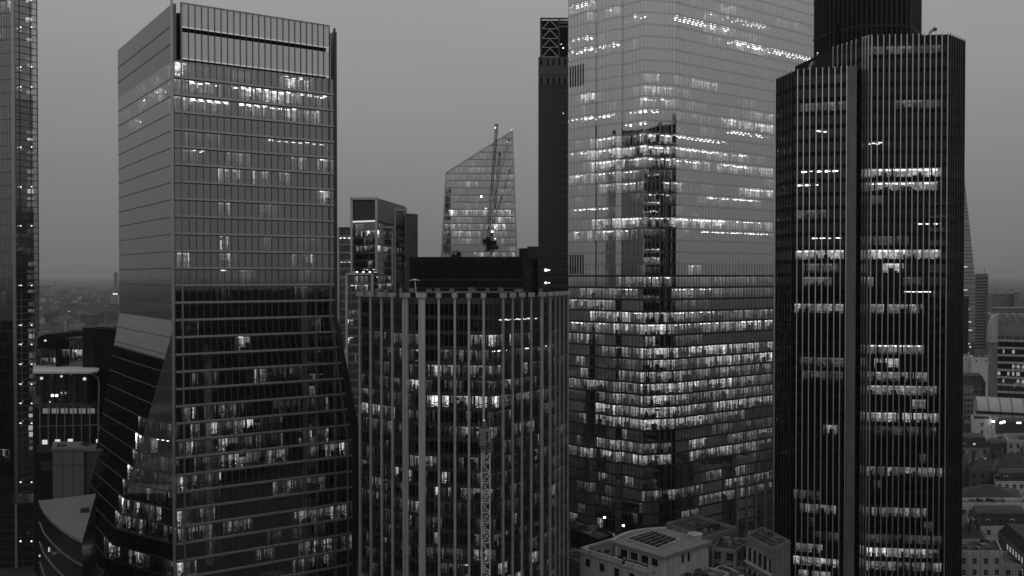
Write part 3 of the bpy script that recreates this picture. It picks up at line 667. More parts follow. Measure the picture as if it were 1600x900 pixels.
# far-left tower: cut by the frame
PI_=[xy(-60,430),xy(22,418),xy(62,424),(-219,450),(-250,460)]
rI=simple_tower('office_tower','dark glass tower with a lit lift shaft of round lamps, cut by the left edge','office tower',[xy(-60,430),xy(21,420),(-248,450),(-268,455)],10,252,6.2,G_FAR,MULL,MULL,bay=1.5,seed=900,edges=(0,),randlit=.5,lit=[],sp_h=.35)
Ps=[xy(26,421),xy(61,429),(-237,448),(-247,448)]
LINE=surf('transom_grey',.16,.5,.4,.1,.2)
lev=[4+3.14*k for k in range(79)]
for k in range(len(lev)-1):
    m=MB(); b=B(rI)
    for e in (0,1):
        p,q_=Ps[e],Ps[e+1]; nx,ny,l=nrm(p,q_)
        m.face([(*p,lev[k]),(*q_,lev[k]),(*q_,lev[k+1]),(*p,lev[k+1])],0)
        m.hexa([(*off(p,(nx,ny),.15),lev[k]),(*off(q_,(nx,ny),.15),lev[k]),(*q_,lev[k]),(*p,lev[k])],[(*off(p,(nx,ny),.15),lev[k]+.35),(*off(q_,(nx,ny),.15),lev[k]+.35),(*q_,lev[k]+.35),(*p,lev[k]+.35)],1)
        for px in (26,33,50,60.5):
            t=edge_t(px,p,q_)
            if 0<=t<=1 and e==0: slat(m,p,q_,t,.35,(nx,ny),.01,.2,lev[k]+.36,lev[k+1]-.01,m=1)
    m.build('lift_shaft_glazing',[G_FAR,LINE if lev[k]<100 else MET_D],rI,b)
m=MB(); m.prism([(p[0]-5,p[1]+5) for p in Ps],0,250,0); m.build('lift_core',surf('lift_core',.05,.8,0,.3,.1),rI,b)
m=MB(); nx,ny,l=nrm(*PI_[:2]); slat(m,Ps[0],Ps[1],-.1,1.1,nrm(Ps[0],Ps[1])[:2],-.5,.6,0,252); m.build('edge_fin',MET_P,rI,b)
rr=random.Random(2)
for k in range(4,78):
    if rr.random()<.75:
        p=lerp(Ps[0],Ps[1],.46); m=MB(); hh=rr.uniform(1.2,2.6); m.box(p[0],p[1]+3.5,lev[k]+.4,rr.uniform(2,3.2),.3,hh,.2); m.uv=[[(rr.random()*99,.9)]*len(u) for u in m.uv]; m.build('lift_lobby_light',L1 if rr.random()<.7 else L2,rI,b)
for py in (43,105,136,230,292,353,446,508,538,569,600,630,661,753,845):
    for px in (33.5,50.5):
        p=at(px,py,422.0 if py<780 else 332.0); m=MB(); m.box(p.x,p.y-.6,p.z-.2,.42,.3,.42,0); m.build('round_lamp',LAMP,rI,b)

zp=24
Pp=[xy(-90,330),xy(62,338),xy(60,352),xy(-90,352)]; b=B(rI)
m=MB(); m.prism(Pp,0,zp,0); m.build('podium',DGL,rI,b)
for zz in range(2,24,3):
    m=MB(); nx,ny,l=nrm(Pp[0],Pp[1]); m.hexa([(*off(Pp[0],(nx,ny),.1),zz),(*off(Pp[1],(nx,ny),.1),zz),(*Pp[1],zz),(*Pp[0],zz)],[(*off(Pp[0],(nx,ny),.1),zz+.3),(*off(Pp[1],(nx,ny),.1),zz+.3),(*Pp[1],zz+.3),(*Pp[0],zz+.3)]); m.build('floor_line',MET_D,rI,b)
for px_,w_ in ((22.5,.8),(33,.2),(50,.2),(60,.2)):
    m=MB(); slat(m,Pp[0],Pp[1],edge_t(px_,Pp[0],Pp[1]),w_,nrm(Pp[0],Pp[1])[:2],.1,.5,0,zp); m.build('edge_fin',MET_P if w_>.5 else MET_D,rI,b)
Pq=[(-330,330),(-200,330),(-245,402),(-330,420)]  # unseen block added to darken the reflection in the flared foot
root=thing('office_block','unseen low black block added left of the frame to darken the flared glass foot','office building',(-262,370,0))
m=MB(); m.prism(Pq,0,86,0); m.build('wall',BLACK,root,B(root)); m=MB(); m.prism(scl(Pq,1.01),86,87,0); m.build('roof',BLACK2,root,B(root))
for i,(x_,y_,w_,d_,h_,lab) in enumerate(((150,43,130,60,101,'at right'),(95,-60,70,50,96,'behind right'),(-25,-110,80,40,100,'straight behind'),(-150,-50,70,60,94,'behind left'),(-215,110,50,80,98,'at left'),(255,170,60,60,90,'far right'))):  # unseen blocks added so the lower tower glass mirrors something dark
    root=thing('office_block','unseen dark block added '+lab+', to darken the tower reflections','office building',(x_,y_,0)); b=B(root)
    m=MB(); m.box(x_,y_,0,w_,d_,h_,.02*i); m.build('wall',DGL,root,b)
    m=MB(); m.box(x_,y_,h_,w_+1,d_+1,1,.02*i); m.build('roof',FELT,root,b)
    for k in range(3,int(h_)-3,8):
        m=MB(); m.box(x_,y_,k,w_+.4,d_+.4,.8,.02*i); m.build('floor_band',MET_D,root,b)
# framed office cluster behind, left of centre
Dy=470
G_D2=glass('glass_cluster',.25,.6); MET_C=surf('cluster_spandrel',.26,.5,.3,.1,.3)
rD=simple_tower('office_block','grey stepped office block with pale frames between the left tower and the slanted tower','office building',[xy(551,470),xy(590,462),xy(634,520),xy(600,540)],10,138,3.95,G_D2,MET_C,MULL,seed=1000,
   lit=[(551,590,360,1,'near'),(551,590,371,3,'near'),(551,590,392,2,'near'),(590,612,371,1,'near'),(565,590,420,1,'lamps'),(597,612,392,3,'near'),(597,612,437,2,'near'),(597,612,447,3,'near')],randlit=.5,edges=(0,1))
b=B(rD)
zt=zof(310,465); zm=zof(347,465)
m=MB(); m.prism([xy(588.5,461.2),xy(589,460.9),xy(634.6,519.6),xy(634,520)],138,zt-.3,0); m.build('plant_side_wall',surf('plant_side',.24,.6,.1,.1,.15,grime=.2),rD,b)
m=MB(); m.prism([xy(551,469),xy(588,461.5),xy(634,520),xy(600,540)],138,zt,0); m.build('plant_screen',surf('plant_screen',.05,.5,.3,.1,.1),rD,b)
m=MB(); m.prism([off(xy(551,469),(0,-1),.3),off(xy(588,461.5),(0,-1),.3),xy(588,462),xy(551,470)],zm,zm+.8,0); m.build('lit_cornice',LAMPD,rD,b)
def frame(x0,x1,y0,y1,Y0,Y1,mt=FRAME,w=1.2):
    for X,Yy in ((x0,Y0),(x1,Y1)):
        p=at(X,y0,Yy-1.2); p2=at(X,y1,Yy-1.2); mm_=MB(); mm_.box(p.x,p.y,p2.z,w,1.0,p.z-p2.z,0); mm_.build('frame_column',mt,rD,b)
    a=at(x0,y0,Y0-1.2); c=at(x1,y0,Y1-1.2); mm_=MB(); mm_.bar((a.x-w/2,a.y,a.z),(c.x+w/2,c.y,c.z),w); mm_.build('frame_beam',mt,rD,b)
frame(549.5,588,310,425,470,461); frame(596,613,355,447,474,484,w=.9); frame(617,634,328,470,496,515,w=.9)
m=MB(); m.prism([xy(597,472),xy(612,480),xy(620,520),xy(608,520)],90,zof(355,476),0); pass
r2=simple_tower('office_block','low pale-framed office block behind the left tower edge, lamps along its roof','office building',[xy(526,440),xy(550,440),xy(556,480),xy(526,480)],10,zof(355,440),3.95,G_D2,MET_C,MULL,seed=1100,lit=[(528,549,372,3,'both'),(528,549,382,1,'near'),(528,549,408,1,'lamps'),(528,549,444,1,'near')],edges=(0,),randlit=.2)
r3=simple_tower('office_block','narrow pale-framed office block low between the left tower and the ribbed tower','office building',[xy(541,400),xy(582,400),xy(586,430),xy(541,430)],5,zof(428,400),3.9,G_D2,MET_C,MULL,seed=1200,lit=[(555,573,433,2,'near'),(555,573,445,2,'near'),(545,580,455,1,'lamps'),(545,551,495,3,'near'),(541,551,508,3,'near'),(541,551,537,3,'near')],edges=(0,),randlit=.35)
b=B(r3)
for X in (541.5,581.5):
    p=at(X,428,399); m=MB(); m.box(p.x,p.y,0,1.0,1.0,p.z,0); m.build('frame_column',FRAME,r3,b)
p=at(541,428,399);q_=at(582,428,399); m=MB(); m.bar((p.x,p.y,p.z),(q_.x,q_.y,q_.z),1.0); m.build('frame_beam',FRAME,r3,b)
r2b=B(r2)
for X in (528.5,549):
    p=at(X,355,439); m=MB(); m.box(p.x,p.y,0,.9,.9,p.z,0); m.build('frame_column',FRAME,r2,r2b)
for X in (552,558,568,578):
    p=at(X,425.0,459); m=MB(); m.box(p.x,p.y-.5,p.z-.3,.9,.5,.6,0); m.build('roof_lamp',LAMP,rD,B(rD))
# fluted slab at its right
P=[xy(636,500),xy(653,508),(-57,540),(-64,540)]
root=thing('office_block','narrow fluted grey slab block right behind the stepped office block','office building',(-55,520,0)); b=B(root)
m=MB(); m.prism(P,0,zof(336,502),0); m.build('wall',surf('fluted',.22,.6,.2,.1,.1),root,b)
m=MB()
for i in range(9): slat(m,P[0],P[1],(i+.5)/9,.25,nrm(P[0],P[1])[:2],.01,.3,0,zof(337,502))
m.build('fluting',MET_M,root,b)
m=MB(); m.prism(scl(P,1.03),zof(336,502),zof(336,502)+.8,0); m.build('coping',CONC,root,b)

# slanted tower ------------------------------------------------------------------
YS=498
rS=thing('office_tower','distant glass tower with a sharply slanted top, seen between cranes','office tower',(*xy(750,515),0)); b=B(rS)
sl=at(697,270,YS); sr=at(800.5,205,YS)
def edgeS(z):
    # left and right plan limits at height z (tapers outward below)
    ktz=(sl.z-z)
    xl=sl.x-max(0,ktz)*0.055; xr=sr.x+(sr.z-z)*.036
    return xl,xr
lev=[sr.z-3.95*k for k in range(49)][::-1]; lev=[z for z in lev if z>0]
litS={}
for (x0,x1,py,lv,st) in [(693,808,y_,1,'near') for y_ in (375,325,313,290,280,268)]+[(700,798,335,3,'near'),(705,740,343,1,'near'),(770,804,342,2,'near'),(693,720,355,3,'near'),(722,805,352,2,'near'),(693,750,366,2,'near'),(770,805,365,1,'near'),(692,705,388,2,'near'),(770,808,398,2,'near'),(740,770,398,2,'near'),(710,722,300,1,'near'),(748,770,320,1,'near'),(705,750,320,1,'near'),(750,765,278,1,'near'),(795,806,255,1,'near'),(790,806,290,1,'near'),(770,800,300,1,'near'),(760,778,265,1,'near')]:
    z=zof(py,YS); k=[i for i in range(len(lev)-1) if lev[i]<=z<lev[i+1]]
    if k: litS.setdefault(k[0],[]).append((x0,x1,lv,st))
slope=(sr.z-sl.z)/(sr.x-sl.x)
def xcut(z): return sl.x+(z-sl.z)/slope if z>sl.z else None
for k in range(len(lev)-1):
    z0,z1=lev[k],lev[k+1]; m=MB(); S_=MB()
    l0,r0=edgeS(z0); l1,r1=edgeS(z1)
    c0=xcut(z0); c1=xcut(z1)
    l0=c0 if c0 else l0; l1=c1 if c1 else l1
    l1=min(l1,r1-.01)
    m.face([(l0,YS,z0),(r0,YS,z0),(r1,YS,z1),(l1,YS,z1)],0)
    m.face([(r0,YS,z0),(r0-1,YS+34,z0),(r1-1,YS+34,z1),(r1,YS,z1)],0); m.face([(l0,YS+34,z0),(l0,YS,z0),(l1,YS,z1),(l1,YS+34,z1)],0)
    nb=int((r0-l0)/1.5)
    for i in range(nb):
        x=l0+(i+.5)*(r0-l0)/nb; zt_=z1
        if xcut(z1) and x<xcut(z1): zt_=min(z1,sl.z+slope*(x-sl.x))
        if zt_-z0>.4: m.box(x,YS-.08,z0+.5,.16,.14,zt_-z0-.52,0,1)
    m.box((l0+r0)/2,YS-.05,z0,r0-l0,.2,.5,0,1)
    m.build('window_band',[G_S,MET_M],rS,b)
    I=MB(); I.prism([(max(l0,l1)+.2,YS+.3),(r0-.3,YS+.3),(r0-1.2,YS+33),(max(l0,l1)+.2,YS+33)],z0+.1,z0+.3,0); 
    if r0-l0>10 : I.prism([(max(l0,l1)+4,YS+9),(r0-4,YS+9),(r0-4,YS+28),(max(l0,l1)+4,YS+28)],z0+.3,z1,1)
    I.build('office_floor',[CEIL,DARK],rS,b)
    if k in litS:
        K=MB(); 
        for (x0,x1,lv,st) in litS[k]:
            a=max(xy(x0,YS)[0],max(l0,l1)+.3); c=min(xy(x1,YS)[0],r0-.4); u=rnd.random()*500
            K.face([(a,YS+3,z0+.35),(c,YS+3,z0+.35),(c,YS+3,z1),(a,YS+3,z1)],lv-1,[(u,0),(u+c-a,0),(u+c-a,1),(u,1)])
        K.build('lit_room',[L1,L2,L3],rS,b)
for (x0,z0,x1,z1) in ((edgeS(100)[0],100,sl.x,sl.z),(edgeS(100)[1],100,sr.x,sr.z),(sl.x,sl.z,sr.x,sr.z)):
    m=MB(); m.bar((x0,YS-.1,z0),(x1,YS-.1,z1),.7); m.build('edge_trim',MET_P,rS,b)
m=MB(); m.face([(sl.x,YS,sl.z),(sr.x,YS,sr.z),(sr.x-1,YS+34,sr.z),(sl.x,YS+34,sl.z)]); m.build('roof',MET_M,rS,b)
m=MB(); m.cyl(sr.x-.4,YS,sr.z,sr.z+1,.35,n=8); m.build('warning_light',LAMPD,rS,b)

# black slab block -----------------------------------------------------------
P=[xy(640,405),xy(817,400),xy(840,440),xy(655,450)]
root=thing('office_block','low wide matt black block behind the ribbed tower roof','office building',(-20,420,0)); b=B(root)
zt=zof(402,402)
m=MB(); m.prism(P,0,zt,0); m.build('wall',BLACK,root,b)
m=MB(); m.prism(scl(P,1.004),zt-1,zt+.2,0); m.build('coping',BLACK2,root,b)
nx,ny,l=nrm(P[0],P[1])
for i in range(22):
    m=MB(); slat(m,P[0],P[1],(i+.5)/22,.5,(nx,ny),.01,.12,0,zt-1.1); m.build('mullion',BLACK2,root,b)
m=MB(); 
for zz in (104,107.6): m.hexa([(*off(P[0],(nx,ny),.2),zz),(*off(P[1],(nx,ny),.2),zz),(*P[1],zz),(*P[0],zz)],[(*off(P[0],(nx,ny),.2),zz+.5),(*off(P[1],(nx,ny),.2),zz+.5),(*P[1],zz+.5),(*P[0],zz+.5)])
m.build('ledge',MET_D,root,b)
# small machine on its roof and rails
x,y=xy(713,410); m=MB(); m.box(x,y,zt,4.2,2,1.4,0); m.bar((x-1.5,y,zt+1.2),(x+.3,y,zt+3.6),.3); m.bar((x+.3,y,zt+3.6),(x+2.2,y,zt+1.4),.3); m.box(x+1,y,zt+1.4,1.6,1.6,1.2,.3); m.bar((x-1.5,y,zt+1.2),(x-1.2,y,zt+3),.5)
tag(m.build('cleaning_cradle',BLACK2,None,(x,y,zt)),'dark cleaning crane hunched on the roof of the low black block','cleaning cradle','roof cleaning cradles')
# dark block between
P=[xy(812,455),xy(840,452),xy(842,490),xy(815,490)]
root=thing('office_block','narrow dark block squeezed between the black block and the dark braced tower','office building',(10,470,0)); b=B(root)
m=MB(); m.prism([P[0],xy(826,453),(P[3][0]+3,490),P[3]],0,zof(388,455),0); m.build('wall',BLACK2,root,b)
m=MB(); m.prism([xy(824,450),xy(843,450),P[2],(P[3][0]+3,490)],0,zof(385,450),0); m.build('stair_tower',surf('stair',.035,.6,.1,.2,.2),root,b)
m=MB(); m.prism([xy(810,454),xy(812.5,454),xy(812.5,456),xy(810,456)],0,zof(388,455),0); m.build('fin',CONC,root,b)

# dark braced tower -----------------------------------------------------------
YH=430
P=[xy(841,YH),xy(905,YH),xy(905,YH+40),xy(842,YH+40)]
root=thing('office_tower','dark tower with white zigzag bracing at its top beside the tallest tower','office tower',(*xy(870,450),0)); b=B(root)
z90=zof(90,YH); ztp=zof(29,YH)
lev=[z90-3.9*k for k in range(60)]; lev=[z for z in lev if z>0][::-1]
rr=random.Random(31); DG=surf('dark_glass_wall',.02,.2,.1,.3,.1,spec=.5)
m=MB(); m.prism(P,0,z90,0); m.build('wall',DG,root,b)
for k in range(len(lev)):
    m=MB(); m.prism([off(P[0],(0,-1),.1),off(P[1],(0,-1),.1),P[1],P[0]],lev[k]-.3,lev[k]+.3,0); m.build('floor_line',MET_D,root,b)
for i in range(14):
    m=MB(); slat(m,P[0],P[1],(i+.5)/14,.2,(0,-1),.01,.16,0,z90-1); m.build('mullion',MET_D,root,b)
m=MB(); m.prism([off(P[0],(0,-1),.4),off(P[1],(0,-1),.4),P[1],P[0]],zof(117,YH),z90,0); m.prism([off(P[0],(0,-1),.3),off(P[1],(0,-1),.3),P[1],P[0]],zof(132,YH),zof(118,YH),0); m.build('band',surf('bandm',.07,.5,.2,.2,.2),root,b)
for yy in (92,121):
    for px in (846,856,865,874,883):
        a=at(px,yy,YH-.45); c=at(px,yy+10,YH-.45); m=MB(); m.box(a.x,a.y,c.z,.9,.2,a.z-c.z,0); m.build('vent_slot',BLACK,root,b)
m=MB(); pb=[xy(845,YH+1),xy(905,YH+1),xy(905,YH+35),xy(845,YH+35)]; m.prism(scl(pb,.97),z90,ztp-.5,0); m.build('plant_room',BLACK,root,b)
m=MB()
zz=[zof(v,YH) for v in (89,74,60,45,30)]
xl,xm,xr=xy(847,YH)[0],xy(859,YH)[0],xy(872,YH)[0]
for i in range(4):
    m.bar((xl,YH,zz[i]),(xm,YH,zz[i+1]-.4),.4); m.bar((xr,YH,zz[i]),(xm,YH,zz[i+1]-.4),.4); m.bar((xl,YH,zz[i]),(xr,YH,zz[i]),.35)
m.build('bracing',surf('bracing_paint',.35,.6),root,b)
m=MB()
for x_ in (845,873,905): q_=xy(x_,YH); m.bar((q_[0],q_[1],z90),(q_[0],q_[1],ztp),.8)
m.bar((xy(844,YH)[0],YH,ztp),(xy(905,YH)[0],YH,ztp),.7); m.build('top_frame',MET_D,root,b)
for yy in (30,36,42):
    a=at(876,yy,YH-.2);c=at(889,yy-1,YH-.2); m=MB(); m.bar(a,c,.6); m.build('beam',CONC,root,b)
for px,py,s in ((853,422,.9),(858,422,.55),(853,442,.7),(858,442,.5),(880,75,.5),(877,69,.3),(880,177,.3)):
    p=at(px,py,YH-.6); m=MB(); m.box(p.x,p.y,p.z-s/2,s*1.3,.3,s,0); m.build('wall_lamp',LAMPB if py>400 and s>.6 else LAMP,root,b)

# ================================================================== cranes
def lattice(mb,p,q,w,n,t=.12,m=0):
    p=Vector(p);q=Vector(q);d=(q-p).normalized(); u=d.cross(Vector((0,0,1)))
    if u.length<.05: u=Vector((1,0,0))
    u.normalize(); v=d.cross(u).normalized(); c=[(u*a+v*b_)*w/2 for a,b_ in ((-1,-1),(1,-1),(1,1),(-1,1))]
    for x in c: mb.bar(p+x,q+x,t*1.5,m)
    for i in range(n):
        a=p+(q-p)*(i/n); e=p+(q-p)*((i+1)/n)
        for j in range(4):
            k=(j+1)%4; s,f_=(c[j],c[k]) if (i+j)%2 else (c[k],c[j]); mb.bar(a+s,e+f_,t,m); mb.bar(a+c[j],a+c[k],t,m)
# foreground climbing mast in front of the ribbed tower
Ym=165
x,y=xy(759,Ym); zt=zof(672,Ym)
root=thing('crane_mast','pale lattice crane mast with a bare forked top in front of the ribbed tower','crane mast',(x,y,0)); b=B(root)
zcol=zof(706,Ym)
m=MB(); lattice(m,(x,y,0),(x,y,zcol),1.55,42,.14); m.build('lattice_mast',surf('crane_paint',.55,.6,0,.15,1),root,b)
m=MB(); 
for i in range(12): m.box(x-.35,y-.1,i*7+.5,.55,.3,5.6,0)
m.build('ladder_guard',CONC,root,b)
m=MB(); lattice(m,(x,y,zcol),(x,y,zt),1.7,2,.12)
m.box(x-.55,y-1.05,zof(695,Ym),1.2,.15,zt-zof(695,Ym),0); m.box(x+.75,y-1.0,zof(690,Ym),.7,.15,zt-zof(690,Ym),0); m.box(x,y,zt-.15,2.5,2.2,.18,0); m.build('climbing_frame',CONC,root,b)
for dx,dd in ((-1.0,-.25),(-.35,-.2),(.3,-.3),(.95,-.3)):
    m=MB(); m.bar((x+dx,y-.9,zt),(x+dx+dd,y-.9,zt+1.9),.16); m.build('prong',CONC,root,b)
m=MB(); m.cyl(x-.3,y-1,zt+1.9,zt+2.1,.12,n=6); m.build('warning_light',LAMPD,root,b)
# luffing cranes before the slanted tower
def luffer(label,px,pyb,Yc,tip,thick,mt,heavy):
    x,y=xy(px,Yc); zc=zof(pyb,Yc); r_=thing('tower_crane',label,'tower crane',(x,y,0),'luffing cranes by the slanted tower'); b=B(r_)
    m=MB(); lattice(m,(x,y,0),(x,y,zc),1.5,46,.13); m.build('mast',mt,r_,b)
    if heavy:
        m=MB(); m.box(x,y,zc,3.4,3,1.6,0); m.box(x+3.0,y,zc+.3,3.2,2.4,2.2,0); m.box(x-1.8,y,zc+1,1.6,1.8,2.4,0); m.box(x+.3,y,zc+1.6,2.2,2,2.6,.3); m.box(x,y,zc-2.4,2.8,2.8,.5,0); m.box(x+1,y,zc-1.6,2.6,2.2,1.2,0); m.build('machinery_deck',BLACK2,r_,b)
        m=MB(); m.box(x-1.7,y-1.4,zc-.8,1.4,1.4,1.8,0); m.build('cab',MET_M,r_,b)
        m=MB(); m.bar((x+1.5,y,zc+2),(x+.6,y,zc+10),.35); m.bar((x-.8,y,zc+2),(x+.6,y,zc+10),.3); m.build('a_frame',MET_D,r_,b)
    tp=at(tip[0],tip[1],Yc-14)
    m=MB(); lattice(m,(x,y,zc+1.5),tp,thick,26,.1); m.build('jib',mt,r_,b)
    m=MB(); m.bar((x+1.4,y,zc+9),tp,.1); m.bar(tp,(tp.x-.2,tp.y,tp.z-34),.08); m.build('pendant_cable',mt,r_,b)
    m=MB(); m.box(tp.x,tp.y,tp.z-.4,1.6,1.2,1.5,0); m.build('jib_head',MET_M,r_,b)
    m=MB(); m.cyl(tp.x-.6,tp.y-.7,tp.z-1.2,tp.z-.7,.3,n=8); m.build('jib_lamp',LAMP if heavy else LAMPD,r_,b)
    return r_,x,y,zc
r_,x,y,zc=luffer('dark luffing crane with its jib almost upright against the slanted tower',762,384,460,(776,197),1.1,surf('crane_grey',.16,.6,0,.2,.5),True)
for px,py in ((769,362),(752,307)):
    p=at(px,py,456); m=MB(); m.cyl(p.x,p.y,p.z-.35,p.z+.35,.45,n=8); m.build('work_lamp',LAMPB,r_,B(r_))
r_,x,y,zc=luffer('thin white luffing crane whose jib leans right to the peak of the slanted tower',746,400,448,(795,219),.8,surf('crane_white',.6,.5,0,.1,.5),False)

# ================================================================== low buildings
def low_building(name,label,cat,P,h,wall,roofm,floors=4,bay=3.0,win=(1.2,1.7),roof='flat',rh=3,edges=None,chim=0,lit=0,seed=0,z0w=None,parapet=.7,dormers=False,cap=90,group=None,far=False):
    c=cen(P); root=thing(name,label,cat,(c[0],c[1],0),group); b=B(root); r=random.Random(seed)
    m=MB(); m.prism(P,0,h,0); m.build('wall',wall,root,b)
    m=MB(); m.prism(scl(P,1.02),h-.5,h+.05,0); m.build('cornice',wall,root,b)
    if roof=='flat':
        m=MB(); n=len(P)
        for i in range(n):
            p,q=P[i],P[(i+1)%n]; nx,ny,l=nrm(p,q); nn=(nx,ny)
            m.hexa([(*p,h),(*q,h),(*off(q,nn,-.4),h),(*off(p,nn,-.4),h)],[(*p,h+parapet),(*q,h+parapet),(*off(q,nn,-.4),h+parapet),(*off(p,nn,-.4),h+parapet)])
        m.build('parapet',wall,root,b)
        m=MB(); m.prism(scl(P,.96),h,h+.15,0); rf=m.build('roof',roofm,root,b)
        for i in range(r.randint(5,9)):
            q=lerp(lerp(P[0],P[1],r.uniform(.2,.8)),lerp(P[3],P[2],r.uniform(.2,.8)),r.uniform(.25,.75)); m=MB(); m.box(q[0],q[1],h,r.uniform(.6,3.2),r.uniform(.6,2.2),r.uniform(.5,2.0),r.random()*.3); m.build('roof_unit',r.choice((LEAD,CONC,FELT,MET_D)),root,b)
        m=MB(); q=lerp(lerp(P[0],P[1],.15),lerp(P[3],P[2],.15),.5); q2=lerp(lerp(P[0],P[1],.85),lerp(P[3],P[2],.85),r.uniform(.4,.6)); m.bar((*q,h+.5),(*q2,h+.5),.35); m.bar((*q,h+.5),(*q,h+.1),.3); m.build('duct',MET_M,root,b)
    else:
        k=.55 if roof=='mansard' else .12
        m=MB(); m.hexa([(x,y,h) for x,y in scl(P,1.0)],[(x,y,h+rh) for x,y in scl(P,.8 if roof=='mansard' else k)],0)
        if roof=='mansard': m.hexa([(x,y,h+rh) for x,y in scl(P,.8)],[(x,y,h+rh+.8) for x,y in scl(P,.35)],0)
        rf=m.build('roof',roofm,root,b)
    for i in range(chim):
        t=r.random(); e=r.randrange(len(P)); q=lerp(cen(P),lerp(P[e],P[(e+1)%len(P)],t),.6); m=MB(); m.box(q[0],q[1],h,1.2,.8,rh+1.8,r.random()); 
        for s in (-.35,0,.35): m.cyl(q[0]+s,q[1],h+rh+1.8,h+rh+2.4,.14,n=6)
        m.build('chimney',BRICK,root,b)
    cnt=0
    es=edges if edges is not None else range(len(P))
    for f in range(floors):
        zz=h-2.9-f*3.5
        if zz<1: break
        for e in es:
            p,q=P[e],P[(e+1)%len(P)]; nx,ny,l=nrm(p,q); nb=max(1,int(l/bay)); nv=(nx,ny)
            for i in range(nb):
                if cnt>=cap: break
                cnt+=1; t=(i+.5)/nb
                m=MB(); slat(m,p,q,t,win[0]+.3,nv,.0,.1,zz-.15,zz+win[1]+.15,m=0); slat(m,p,q,t,win[0]+.6,nv,.0,.22,zz-.3,zz-.16,m=0)
                islit=r.random()<lit
                slat(m,p,q,t,win[0],nv,.02,.125,zz,zz+win[1],m=2 if islit else 1)
                slat(m,p,q,t,.07,nv,.05,.14,zz,zz+win[1],m=0); slat(m,p,q,t,win[0],nv,.05,.138,zz+win[1]*.5,zz+win[1]*.5+.07,m=0)
                m.build('window',[wall,PANE,LAMPW],root,b)
    if dormers:
        for e in es:
            p,q=P[e],P[(e+1)%len(P)]; nx,ny,l=nrm(p,q); nb=max(1,int(l/bay))
            for i in range(nb):
                t=(i+.5)/nb; a=off(lerp(p,q,t),(nx,ny),-1.6); ang=math.atan2(q[1]-p[1],q[0]-p[0])
                m=MB(); m.box(a[0],a[1],h+.5,1.5,2.2,1.7,ang,0); m.box(*off(a,(nx,ny),1.12),h+.8,.9,.06,1.2,ang,2 if r.random()<lit else 1); m.build('dormer',[WHITE if r.random()<.5 else LEAD,PANE,LAMPD],root,b)
    return root
def quadpx(x0,x1,py,z,depth,skew=0):
    """roof-level quad whose near edge runs through the measured pixels"""
    a=onz(x0,py,z); c=onz(x1,py+skew,z); d=Vector((a.x/a.y*.85,1,0)).normalized()*depth
    return [(a.x,a.y),(c.x,c.y),(c.x+d.x,c.y+d.y),(a.x+d.x,a.y+d.y)]

# -- right-hand rooftops, near to far
LB=low_building
LB('town_house','weathered cream stone corner building with sash windows at the bottom right, beside the black tower','building',quadpx(1480,1566,866,24,14),24,STONE,FELT,5,3.2,edges=(0,1),seed=1,parapet=1)
LB('town_house','pale stone parapet building in the very bottom right corner','building',quadpx(1566,1660,884,20,14,skew=4),20,STONE,LEAD,3,3,edges=(0,),seed=2)
LB('town_house','dark slate roofed house behind the cream stone corner building','building',quadpx(1490,1540,842,25,9),25,BRICK,SLATE,2,3,roof='hip',rh=4,edges=(0,),seed=3,chim=2)
a=onz(1560,832,24); c=onz(1615,880,24); d=Vector((-(c.y-a.y),(c.x-a.x),0)).normalized()*14
LB('town_house','long mansard house running diagonally with three lit windows at the right edge','building',[(a.x,a.y),(c.x,c.y),(c.x+d.x,c.y+d.y),(a.x+d.x,a.y+d.y)],24,STONE2,SLATE,2,2.6,roof='mansard',rh=4,edges=(0,),seed=44,lit=.3)
LB('town_house','white walled house with slate mansard and a row of pale dormers','building',quadpx(1516,1612,822,25,14),25,RENDER,SLATE,2,4.0,roof='mansard',rh=4,edges=(0,),seed=5,dormers=True)
LB('town_house','white parapet building with arched attic below the wide grey hipped roof','building',quadpx(1500,1606,791,28,8),28,RENDER,LEAD,1,2.6,edges=(0,),seed=6,parapet=1.2)
LB('town_house','wide plain grey hipped roof building behind the white parapet','building',quadpx(1490,1600,780,28,16),28,STONE2,FELT,1,4,roof='hip',rh=3.5,edges=(0,),seed=7)
LB('town_house','ornate white dormered house front at the right edge above the wide grey roof','building',quadpx(1556,1625,752,28,12),28,RENDER,SLATE,3,2.6,roof='mansard',rh=3,edges=(0,),seed=8,dormers=True)
LB('town_house','tall plain grey wall block against the black tower, above the wide grey roof','building',quadpx(1484,1513,712,34,12),34,CONC,FELT,1,9,edges=(1,),seed=9)
LB('town_house','jumbled brown brick house with black hipped roof and chimneys','building',quadpx(1515,1556,735,30,12),30,BRICK,SLATE,2,3.4,roof='hip',rh=4,edges=(0,),seed=10,chim=3)
LB('town_house','dark slate double roof house between the brick house and the right edge','building',quadpx(1556,1610,728,30,12),30,BRICK,SLATE,2,3.4,roof='hip',rh=4.5,edges=(0,),seed=11,chim=2)
LB('town_house','pale square stone block with small windows at the right edge, level with the spire','building',quadpx(1574,1640,690,33,20),33,STONE,LEAD,3,3.2,edges=(0,3),seed=12)
LB('town_house','long mansard building with bright lit attic windows beside the church spire','building',quadpx(1485,1546,700,30,16),30,STONE2,SLATE,2,4.0,roof='mansard',rh=4.5,edges=(0,),seed=13,dormers=True,lit=.5)
LB('town_house','dark round-ended roof building under the church spire','building',quadpx(1544,1573,705,28,16),28,BRICK,SLATE,1,4,roof='mansard',rh=3.5,edges=(0,),seed=14)
LB('town_house','row of pale attic windows under a dark roof, right of the spire','building',quadpx(1556,1625,678,30,16),30,STONE,SLATE,2,4,win=(2.2,1.5),edges=(0,),seed=15,roof='mansard',rh=6)
